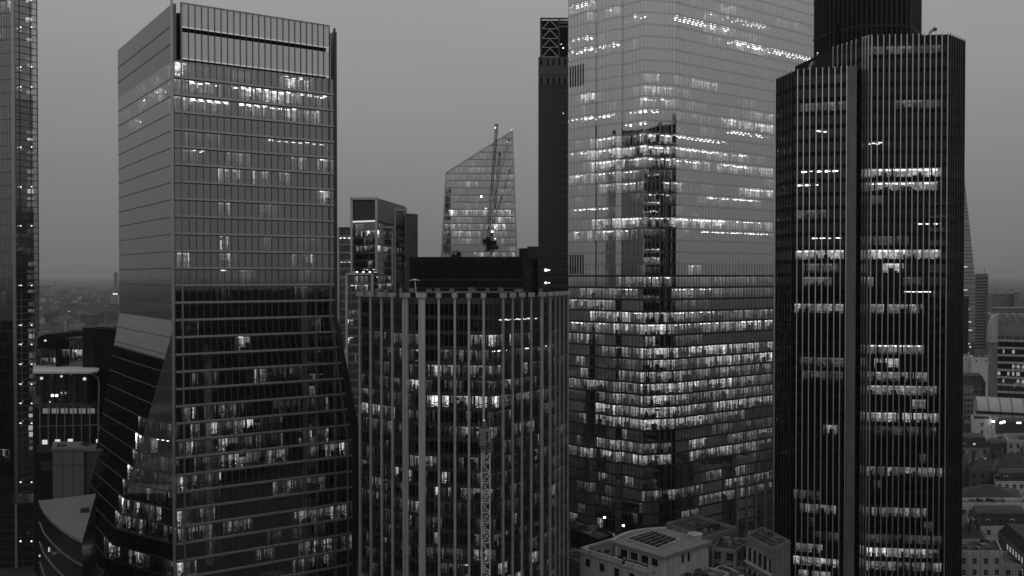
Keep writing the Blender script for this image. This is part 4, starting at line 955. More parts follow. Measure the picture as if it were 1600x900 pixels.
LB('town_house','plain white rendered block with two small windows just left of the spire','building',quadpx(1520,1549,657,38,14),38,WHITE,FELT,2,8,edges=(0,),seed=16)
LB('town_house','dark flat roofed block against the black tower below the curved office','building',quadpx(1484,1521,664,32,18),32,BRICK,FELT,2,4,edges=(0,),seed=17)
# spire
p=onz(1551,690,26); root=thing('church_spire','slender pale stone church spire rising among the dark roofs','church spire',(p.x,p.y,0)); b=B(root)
m=MB(); m.box(p.x,p.y,0,5,5,27,0); m.build('tower',STONE,root,b)
zs=zof(683,p.y); zt_=zof(656,p.y)
m=MB(); m.cyl(p.x,p.y,27,zs,2.2,2.1,8); m.build('lantern',STONE,root,b)
m=MB(); m.cyl(p.x,p.y,zs,zs+.6,2.6,2.6,8); m.cyl(p.x,p.y,zs+.6,zt_,1.7,.25,8); m.build('spire',STONE,root,b)
m=MB(); m.bar((p.x,p.y,zt_-.2),(p.x,p.y,zt_+1.6),.15); m.bar((p.x-.5,p.y,zt_+1),(p.x+.5,p.y,zt_+1),.12); m.build('cross',MET_D,root,b)
for i in range(8):
    an=i*math.pi/4+.2; m=MB(); m.box(p.x+2.15*math.cos(an),p.y+2.15*math.sin(an),27.6,.15,.8,max(1,zs-28.4),an); m.build('louvre_opening',PANE,root,b)
# roof floodlights
for i,(px,py,lab) in enumerate(((1552,659,'bright floodlight at the tip side of the church spire'),(1564,661,'bright pair of floodlights on the dark roof right of the spire'),(1592,661,'long floodlight fitting at the right edge above the pale attic windows'))):
    p=onz(px,py,37.6 if i==0 else 36); m=MB(); r_=thing('floodlight',lab,'floodlight',(p.x,p.y,p.z-1.4),'roof floodlights'); b=B(r_)
    m.bar((p.x,p.y,p.z-1.4),(p.x,p.y,p.z),.15); m.build('bracket',MET_D,r_,b)
    m=MB(); m.box(p.x,p.y,p.z-.3,1.0 if i<2 else 2.2,.4,.8,0); 
    if i==1: m.box(p.x+1.5,p.y,p.z+.1,.9,.4,.9,0)
    m.build('lamp_head',LAMPB if i<2 else LAMP,r_,b)
# barrel roof
a=onz(1527,650,30); c=onz(1640,656,30); root=thing('station_hall','long low building with a pale barrel vault roof at the right edge','building',(a.x+10,a.y,0)); b=B(root)
dv=Vector((-(c.y-a.y),(c.x-a.x),0)).normalized(); Wd=26
m=MB(); m.prism([(a.x,a.y),(c.x,c.y),(c.x+dv.x*Wd,c.y+dv.y*Wd),(a.x+dv.x*Wd,a.y+dv.y*Wd)],0,30,0); m.build('wall',RENDER,root,b)
m=MB(); NS=14; prev=None
for i in range(NS+1):
    an=math.pi*i/NS; o=Wd/2-Wd/2*math.cos(an); zz=30+9.5*math.sin(an)
    A=(a.x+dv.x*o,a.y+dv.y*o,zz); C=(c.x+dv.x*o,c.y+dv.y*o,zz)
    if prev:
        m.face([prev[0],prev[1],C,A],0); m.face([(a.x+dv.x*Wd/2,a.y+dv.y*Wd/2,30),prev[0],A],0)
    prev=(A,C)
m.build('barrel_roof',surf('barrel',.36,.6,.1,.15,.1),root,b)
for i in range(7):
    t=i/6; A=lerp((a.x,a.y),(c.x,c.y),t); m=MB(); pts=[]
    for j in range(9):
        an=math.pi*j/16; o=Wd/2-(Wd/2+.2)*math.cos(an); pts.append((A[0]+dv.x*o,A[1]+dv.y*o,30+9.7*math.sin(an)))
    for j in range(8): m.bar(pts[j],pts[j+1],.3)
    m.build('roof_rib',LEAD,root,b)
m=MB(); nx,ny,l=nrm((a.x,a.y),(c.x,c.y)); m.hexa([(*off((a.x,a.y),(nx,ny),.2),31.6),(*off((c.x,c.y),(nx,ny),.2),31.6),(c.x,c.y+1.5,31.6),(a.x,a.y+1.5,31.6)],[(*off((a.x,a.y),(nx,ny),.2),33),(*off((c.x,c.y),(nx,ny),.2),33),(c.x,c.y+1.5,33),(a.x,a.y+1.5,33)]); m.build('clerestory_glazing',PANE,root,b)
# curved office left, dark roof
LB('office_block','banded office block with rows of small windows against the black tower','office building',quadpx(1480,1521,612,40,22,skew=-2),40,CONC,FELT,5,2.4,edges=(0,),seed=18,win=(1.6,1.5))
LB('office_block','low dark curved roof building in front of the pale flat blocks','office building',quadpx(1490,1540,598,42,24),42,BRICK,SLATE,2,4,roof='mansard',rh=4,edges=(0,),seed=19)
LB('office_block','plain white flat roofed block beside the black tower, below the skyscraper foot','office building',quadpx(1480,1519,558,40,22),40,WHITE,FELT,1,9,edges=(0,),seed=20)
LB('office_block','white flat roofed block touching the domed office','office building',quadpx(1518,1549,560,40,22),40,WHITE,LEAD,1,8,edges=(0,),seed=21)
# domed office
Yd=560; a=xy(1559,Yd); c=xy(1645,Yd-12)
root=thing('office_block','stone banded office with a glazed vault roof at the right edge','office building',(a[0]+15,Yd+10,0)); b=B(root)
ztop=zof(530,Yd)
Pd=[a,c,(c[0]+14,Yd+30),(a[0]+17,Yd+34)]
m=MB(); m.prism(Pd,0,ztop,0); m.build('wall',PANE,root,b)
nx,ny,l=nrm(a,c)
zz=ztop; kk=0
while zz>20:
    m=MB(); m.hexa([(*off(a,(nx,ny),.5),zz-1.3),(*off(c,(nx,ny),.5),zz-1.3),(*c,zz-1.3),(*a,zz-1.3)],[(*off(a,(nx,ny),.5),zz),(*off(c,(nx,ny),.5),zz),(*c,zz),(*a,zz)]); m.build('stone_band',STONE,root,b)
    if kk in (1,3,4,5):
        m=MB(); 
        for i in range(10):
            if rnd.random()<.4: m=MB(); slat(m,a,c,.03+i*.09,rnd.uniform(.8,2),(nx,ny),.02,.1,zz-4,zz-1.8); m.build('lit_window',LAMPW,root,b)
    for i in range(12): 
        pass
    zz-=4.6; kk+=1
m=MB(); m.prism([(a[0]-4.6,Yd+1),(a[0]-.02,Yd-.6),(a[0]+16,Yd+33),(a[0]+12.5,Yd+34)],0,zof(522,Yd),0); m.build('end_wall',STONE2,root,b)
for an_,r0_,nm,mt in ((0,0,'vault_roof',G_D),):
    m=MB(); prev=None; Rr_=zof(490,Yd)-ztop; 
    for i in range(13):
        an=math.pi/2*i/12; o=Rr_*(1-math.cos(an)); zz=ztop+Rr_*math.sin(an)
        A=(a[0]+.3,Yd-.2+o,zz);C=(c[0],Yd-12+o,zz)
        if prev: m.face([prev[0],prev[1],C,A],0)
        prev=(A,C)
    m.build('vault_roof',surf('vault_glass',.06,.25,.4,.2,.2),root,b)
for i in range(8):
    t=i/7; A=lerp((a[0],Yd),(c[0],Yd-12),t); m=MB(); pts=[]
    for j in range(9):
        an=math.pi/2*j/8; pts.append((A[0],A[1]-.3+Rr_*(1-math.cos(an)),ztop+.2+Rr_*math.sin(an)))
    for j in range(8): m.bar(pts[j],pts[j+1],.45)
    m.build('vault_rib',STONE2,root,b)
m=MB(); pts=[]
for i in range(9):
    an=math.pi/2*i/8; pts.append((a[0]-4.8*math.cos(an)+.2,Yd-.5,zof(525,Yd)+ (zof(491,Yd)-zof(525,Yd))*math.sin(an)))
for i in range(8): m.hexa([(pts[i][0],Yd-.5,ztop-2),(pts[i+1][0]+.01,Yd-.5,ztop-2),(pts[i+1][0]+.01,Yd+4,ztop-2),(pts[i][0],Yd+4,ztop-2)],[pts[i],pts[i+1],(pts[i+1][0],Yd+4,pts[i+1][2]),(pts[i][0],Yd+4,pts[i][2])])
m.build('curved_gable',STONE,root,b)
for px,py in ((1590,574),(1592,600)):
    p=at(px,py,Yd-14); m=MB(); pts=[(p.x+3*math.cos(math.pi*j/8),p.y,p.z-2+3*math.sin(math.pi*j/8)) for j in range(9)]
    for j in range(8): m.bar(pts[j],pts[j+1],.4)
    m.build('entrance_arch',WHITE,root,b)
# far right mid-rises
def slab(name,label,cat,x0,x1,py,Y,dep,wall,fins=0,bands=0,h0=0,group=None):
    P=[xy(x0,Y),xy(x1,Y),xy(x1,Y+dep),xy(x0+1,Y+dep)]; zt=zof(py,Y); c=cen(P)
    root=thing(name,label,cat,(c[0],c[1],0),group); b=B(root)
    m=MB(); m.prism(P,0,zt,0); m.build('wall',wall,root,b)
    m=MB(); m.prism(scl(P,1.02),zt,zt+1.2,0); m.build('roof',LEAD,root,b)
    for i in range(fins):
        m=MB(); slat(m,P[0],P[1],(i+.5)/fins,(P[1][0]-P[0][0])/fins*.4,(0,-1),.02,1.0,0,zt); m.build('fin',CONC,root,b)
    z=zt-2; n=0
    while n<bands and z>3:
        m=MB(); m.hexa([(P[0][0]+.3,Y-.5,z-1.7),(P[1][0]-.3,Y-.5,z-1.7),(P[1][0]-.3,Y,z-1.7),(P[0][0]+.3,Y,z-1.7)],[(P[0][0]+.3,Y-.5,z),(P[1][0]-.3,Y-.5,z),(P[1][0]-.3,Y,z),(P[0][0]+.3,Y,z)]); m.build('window_row',PANE,root,b); z-=4.2; n+=1
    return root
rG=slab('hospital_tower','grey hospital-like tower with dark horizontal bands beyond the domed office','tower block',1524,1544,432,1250,30,CONC,bands=24)
m=MB(); p=xy(1547,1245); m.box(p[0],p[1],0,7,10,zof(460,1245),0); m.build('stair_tower',CONC,rG,B(rG))
m=MB(); p=xy(1534,1255); m.box(p[0],p[1],zof(432,1250),12,12,4,0); m.bar((p[0]+4,p[1],110),(p[0]+4,p[1],121),.5); m.build('roof_plant',CONC,rG,B(rG))
slab('office_block','pale fluted block beyond the domed office, just under the horizon','office building',1549,1586,461,1000,40,FARW,fins=9)
slab('office_block','narrow plain pale block at the right end of the fluted block','office building',1584,1593,459,985,20,CONC)
slab('office_block','low wide grey block directly behind the glazed vault','office building',1552,1620,484,800,40,CONC,bands=2)
slab('office_block','dark glass block in front of the distant spike skyscraper','office building',1470,1514,464,900,30,DG,bands=10)
# distant spike
Ysh=1320; ap=at(1497,200,Ysh)
root=thing('skyscraper','hazy tapering spike skyscraper half hidden by the black ribbed tower','skyscraper',(ap.x,Ysh,0)); b=B(root)
hw=34
SH=surf('spike_glass',.30,.15,.85,.05,.02)
corners=[(ap.x-hw,Ysh-20),(ap.x+hw*.95,Ysh-12),(ap.x+hw*.6,Ysh+40),(ap.x-hw*.6,Ysh+40)]
m=MB(); tp=[(ap.x-1.5,Ysh,ap.z),(ap.x+1.5,Ysh,ap.z),(ap.x+1.5,Ysh+3,ap.z),(ap.x-1.5,Ysh+3,ap.z)]
m.hexa([(x,y,0) for x,y in corners],tp); m.build('glass_shaft',SH,root,b)
for k in range(5,60):
    z=k*5.2; t=z/ap.z
    if t>=.97: break
    m=MB(); c4=[lerp((*corners[i],0),tp[i],t) for i in range(4)]; c4=[(x,y,z) for x,y,_ in c4]
    a=(c4[0][0],c4[0][1]-.35,z); c=(c4[1][0],c4[1][1]-.35,z); m.bar(a,c,.8); m.build('floor_line',MET_D if k%6 else MET_P,root,b)
for py,x0,x1 in ((417,1502,1511),(453,1502,1511),(483,1504,1514),(503,1505,1517),(516,1506,1518),(537,1505,1515)):
    a=at(x0,py,Ysh-28);c=at(x1,py,Ysh-24); m=MB(); m.bar(a,c,1.4); m.build('lit_window_row',LAMPD,root,b)

# -- bottom centre
zl=30
rs=thing('stone_building','pale stone building with flat lead roof and raised louvred pavilion, bottom centre','building',(42,250,0)); b=B(rs)
pv=[onz(957,846,34),onz(1036,869,34),onz(1111,846,34),onz(1040,826,34)]; PV=[(p.x,p.y) for p in pv]
lw=[onz(907,858,zl),onz(996,888,zl),onz(1045,912,zl)]
a=onz(907,858,zl); c=onz(990,884,zl); e_=(PV[3][0],PV[3][1])
dirn=Vector((c.x-a.x,c.y-a.y,0)).normalized(); per=Vector((-dirn.y,dirn.x,0))
LWP=[(a.x,a.y),(a.x+dirn.x*25,a.y+dirn.y*25),(a.x+dirn.x*25+per.x*19,a.y+dirn.y*25+per.y*19),(a.x+per.x*16,a.y+per.y*16)]
m=MB(); m.prism(LWP,0,zl-.5,0); m.build('wall',STONE,rs,b)
m=MB()
for i in range(4):
    p,q=LWP[i],LWP[(i+1)%4]; nx,ny,l=nrm(p,q); nn=(nx,ny)
    m.hexa([(*off(p,nn,.35),zl-.9),(*off(q,nn,.35),zl-.9),(*off(q,nn,-.5),zl-.9),(*off(p,nn,-.5),zl-.9)],[(*off(p,nn,.35),zl-.3),(*off(q,nn,.35),zl-.3),(*off(q,nn,-.5),zl-.3),(*off(p,nn,-.5),zl-.3)])
    m.hexa([(*off(p,nn,.1),zl-.3),(*off(q,nn,.1),zl-.3),(*off(q,nn,-.5),zl-.3),(*off(p,nn,-.5),zl-.3)],[(*off(p,nn,.1),zl+.5),(*off(q,nn,.1),zl+.5),(*off(q,nn,-.5),zl+.5),(*off(p,nn,-.5),zl+.5)])
m.build('cornice',STONE,rs,b)
m=MB(); m.prism(scl(LWP,.95),zl-.5,zl-.2,0); m.build('roof',LEAD,rs,b)
# lower terrace in front-left
tt=onz(922,878,26.5); 
TP=[(tt.x,tt.y-.0),(tt.x+dirn.x*15,tt.y+dirn.y*15),(tt.x+dirn.x*15+per.x*3.5,tt.y+dirn.y*15+per.y*3.5),(tt.x+per.x*3.5,tt.y+per.y*3.5)]
m=MB(); m.prism(TP,0,26,0); m.build('terrace_wall',STONE,rs,b)
m=MB(); m.prism(scl(TP,1.03),26,26.5,0); m.build('terrace_coping',STONE,rs,b); m=MB(); m.prism(scl(TP,.9),26.4,26.55,0); m.build('terrace_roof',FELT,rs,b)
for i,t in enumerate((.12,.34,.56,.78)):
    m=MB(); p,q=LWP[0],LWP[1]; slat(m,p,q,t,1.7,nrm(p,q)[:2],.0,.08,zl-4.4,zl-2.2,m=0); m.build('window',PANE,rs,b)
# pavilion
m=MB(); m.prism(scl(PV,.95),0,33.3,0); m.build('pavilion_wall',STONE,rs,b)
m=MB(); cpv=cen(PV)
m.prism(scl(PV,1.02),33.2,34.0,0); 
m.build('pavilion_roof',surf('pav_roof',.20,.8,0,.2,.4,bump=.3),rs,b)
sk=[onz(977,842,34.3),onz(1028,858,34.3),onz(1062,843,34.3),onz(1020,829,34.3)]; SK=[(p.x,p.y) for p in sk]
m=MB(); m.prism(SK,34.0,34.25,0); m.build('skylight_well',BLACK2,rs,b)
for i in range(1,6):
    t=i/6; A=lerp(SK[0],SK[1],t);C=lerp(SK[3],SK[2],t); m=MB(); m.bar((*A,34.5),(*C,34.5),.22); m.build('skylight_beam',STONE2,rs,b)
for i in range(1,9):
    t=i/9; A=lerp(SK[0],SK[3],t);C=lerp(SK[1],SK[2],t); m=MB(); m.bar((*A,34.35),(*C,34.35),.12); m.build('louvre',MET_D if i%3 else CONC,rs,b)
m=MB()
for i in range(4): m.bar((*SK[i],34.3),(*SK[(i+1)%4],34.3),.5)
m.build('skylight_kerb',STONE,rs,b)
# curved back parapet of the pavilion
m=MB(); pts=[]
for i in range(13):
    t=i/12; A=lerp(PV[0],PV[3],t); bul=math.sin(math.pi*t)*3.2; nx,ny,l=nrm(PV[3],PV[0]); pts.append((A[0]+nx*bul,A[1]+ny*bul))
for i in range(12): m.bar((*pts[i],34.1),(*pts[i+1],34.1),1.1,h=.7)
m.build('curved_parapet',STONE,rs,b)
m=MB(); m.prism([PV[0]]+pts[1:-1][::1]+[PV[3]] if False else [PV[0],PV[3]]+pts[1:-1][::-1],30,33.9,0); m.build('curved_wall',STONE2,rs,b)
p,q=scl(PV,.95)[0],scl(PV,.95)[1]; nx,ny,l=nrm(p,q)
for i,t in enumerate((.2,.42,.64,.84)):
    m=MB(); slat(m,p,q,t,2.6 if i<3 else 2.0,(nx,ny),.0,.06,30.4,32.4); m.build('pavilion_opening',BLACK2,rs,b)
for t in (.08,.31,.53,.75):
    m=MB(); slat(m,p,q,t,.5,(nx,ny),.06,.6,29.8,33.2); m.build('pier',STONE,rs,b)
p,q=scl(PV,.95)[1],scl(PV,.95)[2]; nx,ny,l=nrm(p,q)
for t in (.42,.55):
    m=MB(); slat(m,p,q,t,1.0,(nx,ny),.0,.06,30.2,32.6); m.build('slit_window',PANE,rs,b)
cc=onz(1086,840,34.3); m=MB(); m.cyl(cc.x,cc.y,34.0,35.2,2.0,1.9,8); m.cyl(cc.x,cc.y,35.2,35.5,2.3,2.3,8); m.build('roof_turret',STONE,rs,b)
for px,py in ((976,879),(990,848),(948,862)):
    cc=onz(px,py,zl); m=MB(); m.box(cc.x,cc.y,zl-.3,1.4,.8,.9,.7); m.build('roof_vent',MET_D,rs,b)
r_=random.Random(12)
for i in range(14):
    e=r_.random(); q=lerp(lerp(LWP[0],LWP[1],e),lerp(LWP[3],LWP[2],e),r_.choice((.06,.09,.12))); m=MB(); m.box(q[0],q[1],zl-.2,r_.uniform(.4,1.6),r_.uniform(.4,.9),r_.uniform(.3,1.0),.8); m.build('roof_unit',r_.choice((LEAD,MET_D,CONC,WHITE)),rs,b)
for k_ in (.04,.14):
    m=MB(); A=lerp(lerp(LWP[0],LWP[1],.04),lerp(LWP[3],LWP[2],.04),k_); C=lerp(lerp(LWP[0],LWP[1],.95),lerp(LWP[3],LWP[2],.95),k_); m.bar((*A,zl+.1),(*C,zl+.1),.16); m.build('roof_pipe',MET_M,rs,b)
# neighbours
def lbq(pts,h,*a,**k):
    P=[(onz(x,y,h).x,onz(x,y,h).y) for x,y in pts]; return P
LB('stone_building','flat roofed stone block with a dark sunken roof court behind the louvred pavilion','building',lbq([(1040,822),(1100,845),(1152,829),(1090,810)],31),31,STONE2,FELT,3,3,edges=(0,1),seed=30,parapet=1.1)
LB('stone_building','dark ribbed roof block with large openings right of the pavilion','building',lbq([(1112,857),(1150,862),(1176,846),(1130,838)],29),29,STONE2,SLATE,3,3.4,edges=(0,1),seed=31,win=(2,2.2),parapet=.5)
P=lbq([(1166,839),(1206,860),(1235,848),(1192,826)],34)
rc=LB('stone_building','dark colonnaded building with slim pale columns against the black tower','building',P,34,STONE2,FELT,0,3,edges=(0,),seed=32,parapet=.6)
p,q=P[0],P[1]; nx,ny,l=nrm(p,q); b=B(rc)
for fl in (0,1,2):
    zt_=33-fl*6.2
    m=MB(); slat(m,p,q,.5,l*.94,(nx,ny),.0,.06,zt_-5.4,zt_-1.6); m.build('glazing_strip',PANE,rc,b)
    for i in range(5):
        m=MB(); slat(m,p,q,(i+.5)/5,.35,(nx,ny),.2,.6,zt_-5.6,zt_-1.4); m.build('column',STONE,rc,b)
    m=MB(); slat(m,p,q,.5,l,(nx,ny),.0,.7,zt_-6.2,zt_-5.6); m.build('balcony_slab',STONE,rc,b)
LB('stone_building','low stone block with a plain parapet at the bottom edge below the pavilion','building',lbq([(1040,905),(1110,925),(1140,898),(1086,884)],26),26,STONE,LEAD,3,3,edges=(0,1),seed=33)
LB('stone_building','small white glazed roof building at the bottom edge right of the pavilion','building',lbq([(1106,896),(1136,910),(1165,900),(1128,884)],24),24,WHITE,LEAD,3,3,edges=(0,1),seed=34,parapet=.5)
LB('stone_building','dark roofed brick block at the bottom edge next to the colonnaded building','building',lbq([(1124,880),(1170,905),(1200,888),(1150,868)],24),24,BRICK,SLATE,3,3,edges=(0,1),seed=35)
LB('stone_building','plain dark block in the gap between the ribbed tower and the stone building','building',lbq([(880,868),(905,882),(925,870),(896,858)],20),20,BRICK,FELT,3,3,edges=(0,1),seed=36)
LB('office_block','black low office block in the street behind the stone building','building',lbq([(892,828),(935,846),(958,838),(900,812)],24),24,BLACK2,FELT,3,3,edges=(0,),seed=37)
# street lamps
def lamp(px,py,Y,label):
    p=at(px,py,Y); r_=thing('street_lamp',label,'street lamp',(p.x,p.y,0),'street lamps'); b=B(r_)
    m=MB(); m.cyl(p.x,p.y,0,p.z,.12,.07,6); m.build('pole',MET_D,r_,b)
    m=MB(); m.box(p.x,p.y-.2,p.z-.15,.7,.7,.4,0); m.build('lamp_head',LAMPB,r_,b)
lamp(944.5,808.5,293,'lit street lamp in the dark street at the tallest tower foot, the left one')
lamp(974,821.3,287,'lit street lamp just behind the stone building roof, the right one')

# ================================================================== bottom left
# far black tower behind
P=[xy(146,345),xy(180,340),xy(196,372),xy(150,375)]
root=thing('tower_block','solid black tower block squeezed against the flared glass tower','tower block',(*cen(P),0)); b=B(root)
m=MB(); m.prism(P,0,zof(514,342),0); m.build('wall',BLACK,root,b); m=MB(); m.prism([xy(128,346),xy(147,346),xy(150,362),xy(130,362)],0,zof(512,345),0); m.build('side_stack',BLACK2,root,b)
m=MB(); m.prism(scl(P,.8),zof(514,342),zof(512,342),0); m.build('roof',BLACK2,root,b)
def grid_office(label,x0,x1,yt,yb,Y,lit,frame=BLACK,seed=0,dep=25):
    P=[xy(x0,Y),xy(x1,Y),(xy(x1,Y)[0],Y+dep),(xy(x0,Y)[0],Y+dep)]
    root=simple_tower('office_block',label,'office building',P,4,zof(yt,Y),3.6,G_D,frame,MET_M,bay=1.8,seed=seed,lit=lit,edges=(0,),randlit=.5,sp_h=.5)
    return root
grid_office('grid fronted office with bright windows left of the black tower block',108,141,528,570,350,[(112,140,547,3,'near'),(112,140,559,3,'near'),(120,140,592,2,'near')],seed=1300)
grid_office('narrow grid office strip between two black stacks on the far left',96,108,528,570,352,[(98,108,556,2,'near')],seed=1350)
grid_office('office with black curved roof beside the edge tower on the far left',55,85,541,570,352,[(62,85,560,1,'near'),(62,85,568,2,'near')],seed=1400)
P=[xy(58,349),xy(93,349),xy(94,366),xy(58,366)]
root=thing('roof_housing','black arched roof housing on the far left office','roof housing',(*cen(P),0)); b=B(root)
m=MB(); 
z_=zof(541,349)
m.prism([xy(86,348),xy(94,348),xy(95,368),xy(86,368)],0,z_+2,0)
for i in range(8):
    x0,x1=58+i*4.4,62.4+i*4.4; h0=3.0+1.8*math.sin(math.pi*min(1,(i+1)/9)); A=xy(x0,348);C=xy(x1,348); m.hexa([(*A,z_-.5),(*C,z_-.5),(C[0],370,z_-.5),(A[0],370,z_-.5)],[(*A,z_+h0),(*C,z_+h0),(C[0],370,z_+h0),(A[0],370,z_+h0)])
m.build('housing',BLACK,root,b)
m=MB(); p=xy(70,347); m.box(p[0],p[1],z_+2,.7,.4,.7,0); m.build('lamp',LAMPD,root,b)
m=MB(); p=at(71,522,380); m.box(p.x,p.y,0,4,5,p.z+1,0)
tag(m.build('chimney_stack',CONC,None,(p.x,p.y,0)),'small pale square stack rising behind the black curved roof on the far left','chimney stack')
# white canopy building with rounded end
Y=330; zr=zof(583,Y); zb=zof(700,Y)
root=thing('terrace_building','terraced building with a broad white roof slab and rounded glass end, lower left','building',(*xy(110,Y+12),0)); b=B(root)
pl=[xy(50,Y),xy(140,Y),(xy(150,Y+3)),(xy(154,Y+9)),(xy(153,Y+24)),xy(52,Y+34)]
m=MB(); m.prism(pl,zr-.2,zr+.5,0); m.build('roof_slab',surf('slab_white',.5,.7,0,.08,.3),root,b)
zter=zof(635,Y)
m=MB(); m.prism(scl(pl,.8),zter,zr-.2,0); m.build('upper_wall',PANE,root,b)
for i in range(5):
    m=MB(); p=lerp(pl[0],pl[1],.1+i*.2); m.cyl(p[0],p[1]+1,zter,zr-.2,.25,n=8); m.build('column',MET_D,root,b)
m=MB(); m.prism(pl,0,zter,0); m.build('lower_wall',BLACK2,root,b)
m=MB(); m.prism(scl(pl,1.01),zter-.4,zter+.6,0); m.build('terrace_edge',MET_D,root,b)
nx,ny,l=nrm(pl[0],pl[1])
for i in range(6):
    px0=67+i*14; m=MB(); a=at(px0,638,Y-.3);c=at(px0+11,646,Y-.3); m.box((a.x+c.x)/2,a.y,c.z,c.x-a.x,.2,a.z-c.z,0); m.build('panel_light',surf('panel',.75,.4) if i==0 else bpy.data.materials['panel'],root,b)
for i in range(8):
    m=MB(); p=xy(61+i*13,Y-.4); m.box(p[0],p[1],zb-10,.3,.4,zter-zb+10,0); m.build('mullion',MET_M,root,b)
m=MB(); p=at(60,666,Y-.4); q=at(153,664,Y-.4); m.bar(p,q,.25); m.build('transom',MET_M,root,b)
for px,py,s in ((82,618,.75),(88.5,618,.75),(78,628,.4),(65,591,.9),(96,588,.7),(132,592,1),(153,689,1.2)):
    p=at(px,py,Y-1.2); m=MB(); m.box(p.x,p.y,p.z-s/2,s,.3,s,0); m.build('terrace_lamp',LAMPB if s==.75 else LAMPD,root,b)
m=MB(); m.bar(at(140,583,Y-.3),at(153,590,Y+4),.3); m.bar(at(153,590,Y+4),at(154.5,600,Y+4),.3); m.bar(at(154.5,600,Y+4),at(154.5,690,Y+4),.3); m.build('glass_end_frame',MET_P,root,b)
m=MB(); p,q=at(70,690,Y-.5),at(120,688,Y-.5)
for i in range(6):
    if i%2==0: c=lerp(tuple(p),tuple(q),i/5); m.box(c[0],c[1],c[2]-1,1.8,.2,1.6,0)
m.build('lit_window',LAMPD,root,b)
# plant tubs: dark shrubs on the ledge
def shrub(px,py,Y,r0,label):
    p=at(px,py,Y); m=MB(); r_=random.Random(int(px))
    for i in range(420):
        u=Vector((r_.gauss(0,1),r_.gauss(0,.6),r_.gauss(0,.6))); u=u.normalized()*r_.random()**.4; c=Vector((p.x+u.x*r0*1.6,p.y+u.y*r0,p.z+(u.z+.7)*r0)); s=.28
        d1=Vector((r_.uniform(-1,1),r_.uniform(-1,1),r_.uniform(-1,1)))*s; d2=Vector((r_.uniform(-1,1),r_.uniform(-1,1),r_.uniform(-1,1)))*s
        m.face([c,c+d1,c+d2])
    tag(m.build('shrub',LEAF,None,(p.x,p.y,p.z)),label,'shrub','shrubs on the ledge')
# pale blank wall building
Y=300
zt_=zof(703,Y)
root=thing('service_building','blank panelled grey wall block with planted ledge, lower left beside the edge tower','building',(*xy(105,Y+8),0)); b=B(root)
m=MB(); m.prism([xy(80,Y),xy(129,Y),xy(129,Y+15),xy(80,Y+15)],0,zt_,0); m.build('wall',surf('panel_wall',.13,.8,0,.1,.2,grime=.2),root,b)
m=MB(); m.prism([xy(55,Y+1),xy(80.1,Y+1),xy(80.1,Y+14),xy(55,Y+14)],0,zof(708,Y),0); m.build('left_wall',BLACK2,root,b)
m=MB(); m.prism([xy(129,Y+1),xy(160,Y+1),xy(160,Y+14),xy(129,Y+14)],0,zof(706,Y),0); m.build('right_wall',surf('dkpanel',.05,.8),root,b)
m=MB(); m.prism([xy(78,Y-.5),xy(160,Y-.5),xy(160,Y+.0),xy(78,Y+.0)],zt_,zt_+1,0); m.build('ledge',CONC,root,b)
for px in (96,112): m=MB(); p=xy(px,Y-.06); m.box(p[0],p[1],30,.1,.1,zt_-30,0); m.build('joint',MET_D,root,b)
m=MB(); m.bar(at(80,728,Y-.1),at(129,726,Y-.1),.12); m.build('joint',MET_D,root,b)
m=MB(); m.box(*xy(71,Y),zof(735,Y),3.6,.4,3.0,0); m.build('vent_box',MET_D,root,b)
shrub(97,700,Y+4,1.1,'dark shrub on the ledge below the terrace, in the middle'); shrub(133,697,Y+4,1.0,'dark shrub on the ledge below the terrace, at the right'); shrub(66,702,Y+5,.8,'dark shrub on the ledge below the terrace, beside the edge tower')
# curved podium building
root=thing('podium_building','low glass building with a curved layered roof edge in the bottom left corner','building',(-125,240,0)); b=B(root)
zr=48
crv=[onz(x,y,zr) for x,y in ((61,784),(68,800),(80,814),(96,828),(112,839),(128,847))]; back=[onz(150,771,zr),onz(100,778,zr),onz(61,782,zr)]
PP=[(p.x,p.y) for p in crv]+[(p.x,p.y) for p in back]
m=MB(); m.prism(PP,zr-.3,zr,0); m.build('roof',surf('podroof',.13,.7,0,.12,.3,bump=.2),root,b)
m=MB(); m.prism(scl(PP,.985),0,zr-.3,0); m.build('wall',DG,root,b)
for j,(dz,o) in enumerate(((.0,0),(.35,.7),(.15,1.5))):
    m=MB(); c0=cen(PP)
    for i in range(5):
        k=1-o*.03; A=lerp(c0,PP[i],k);C=lerp(c0,PP[i+1],k); m.bar((*A,zr+dz),(*C,zr+dz),.35)
    m.build('roof_rail',MET_P if j<1 else CONC,root,b)
for zz in (zr-5.5,zr-11,zr-16.5,zr-22,zr-27,zr-32):
    m=MB(); c0=cen(PP)
    for i in range(5): m.bar((*lerp(c0,PP[i],1.0),zz),(*lerp(c0,PP[i+1],1.0),zz),.3)
    m.build('floor_line',MET_M,root,b)
for px,py,s in ((78,862,.7),(62,870,.3),(84,848,.4),(82,882,.9),(90,893,.9)):
    p=at(px,py,228); m=MB(); m.box(p.x-.0,p.y-.0,p.z,s,.2,s*1.6,.4); m.build('lit_window',LAMPD,root,b)
p=onz(133,800,zr); m=MB(); m.box(p.x,p.y,zr,2,1.4,1.2,.3); m.build('roof_unit',MET_D,root,b)

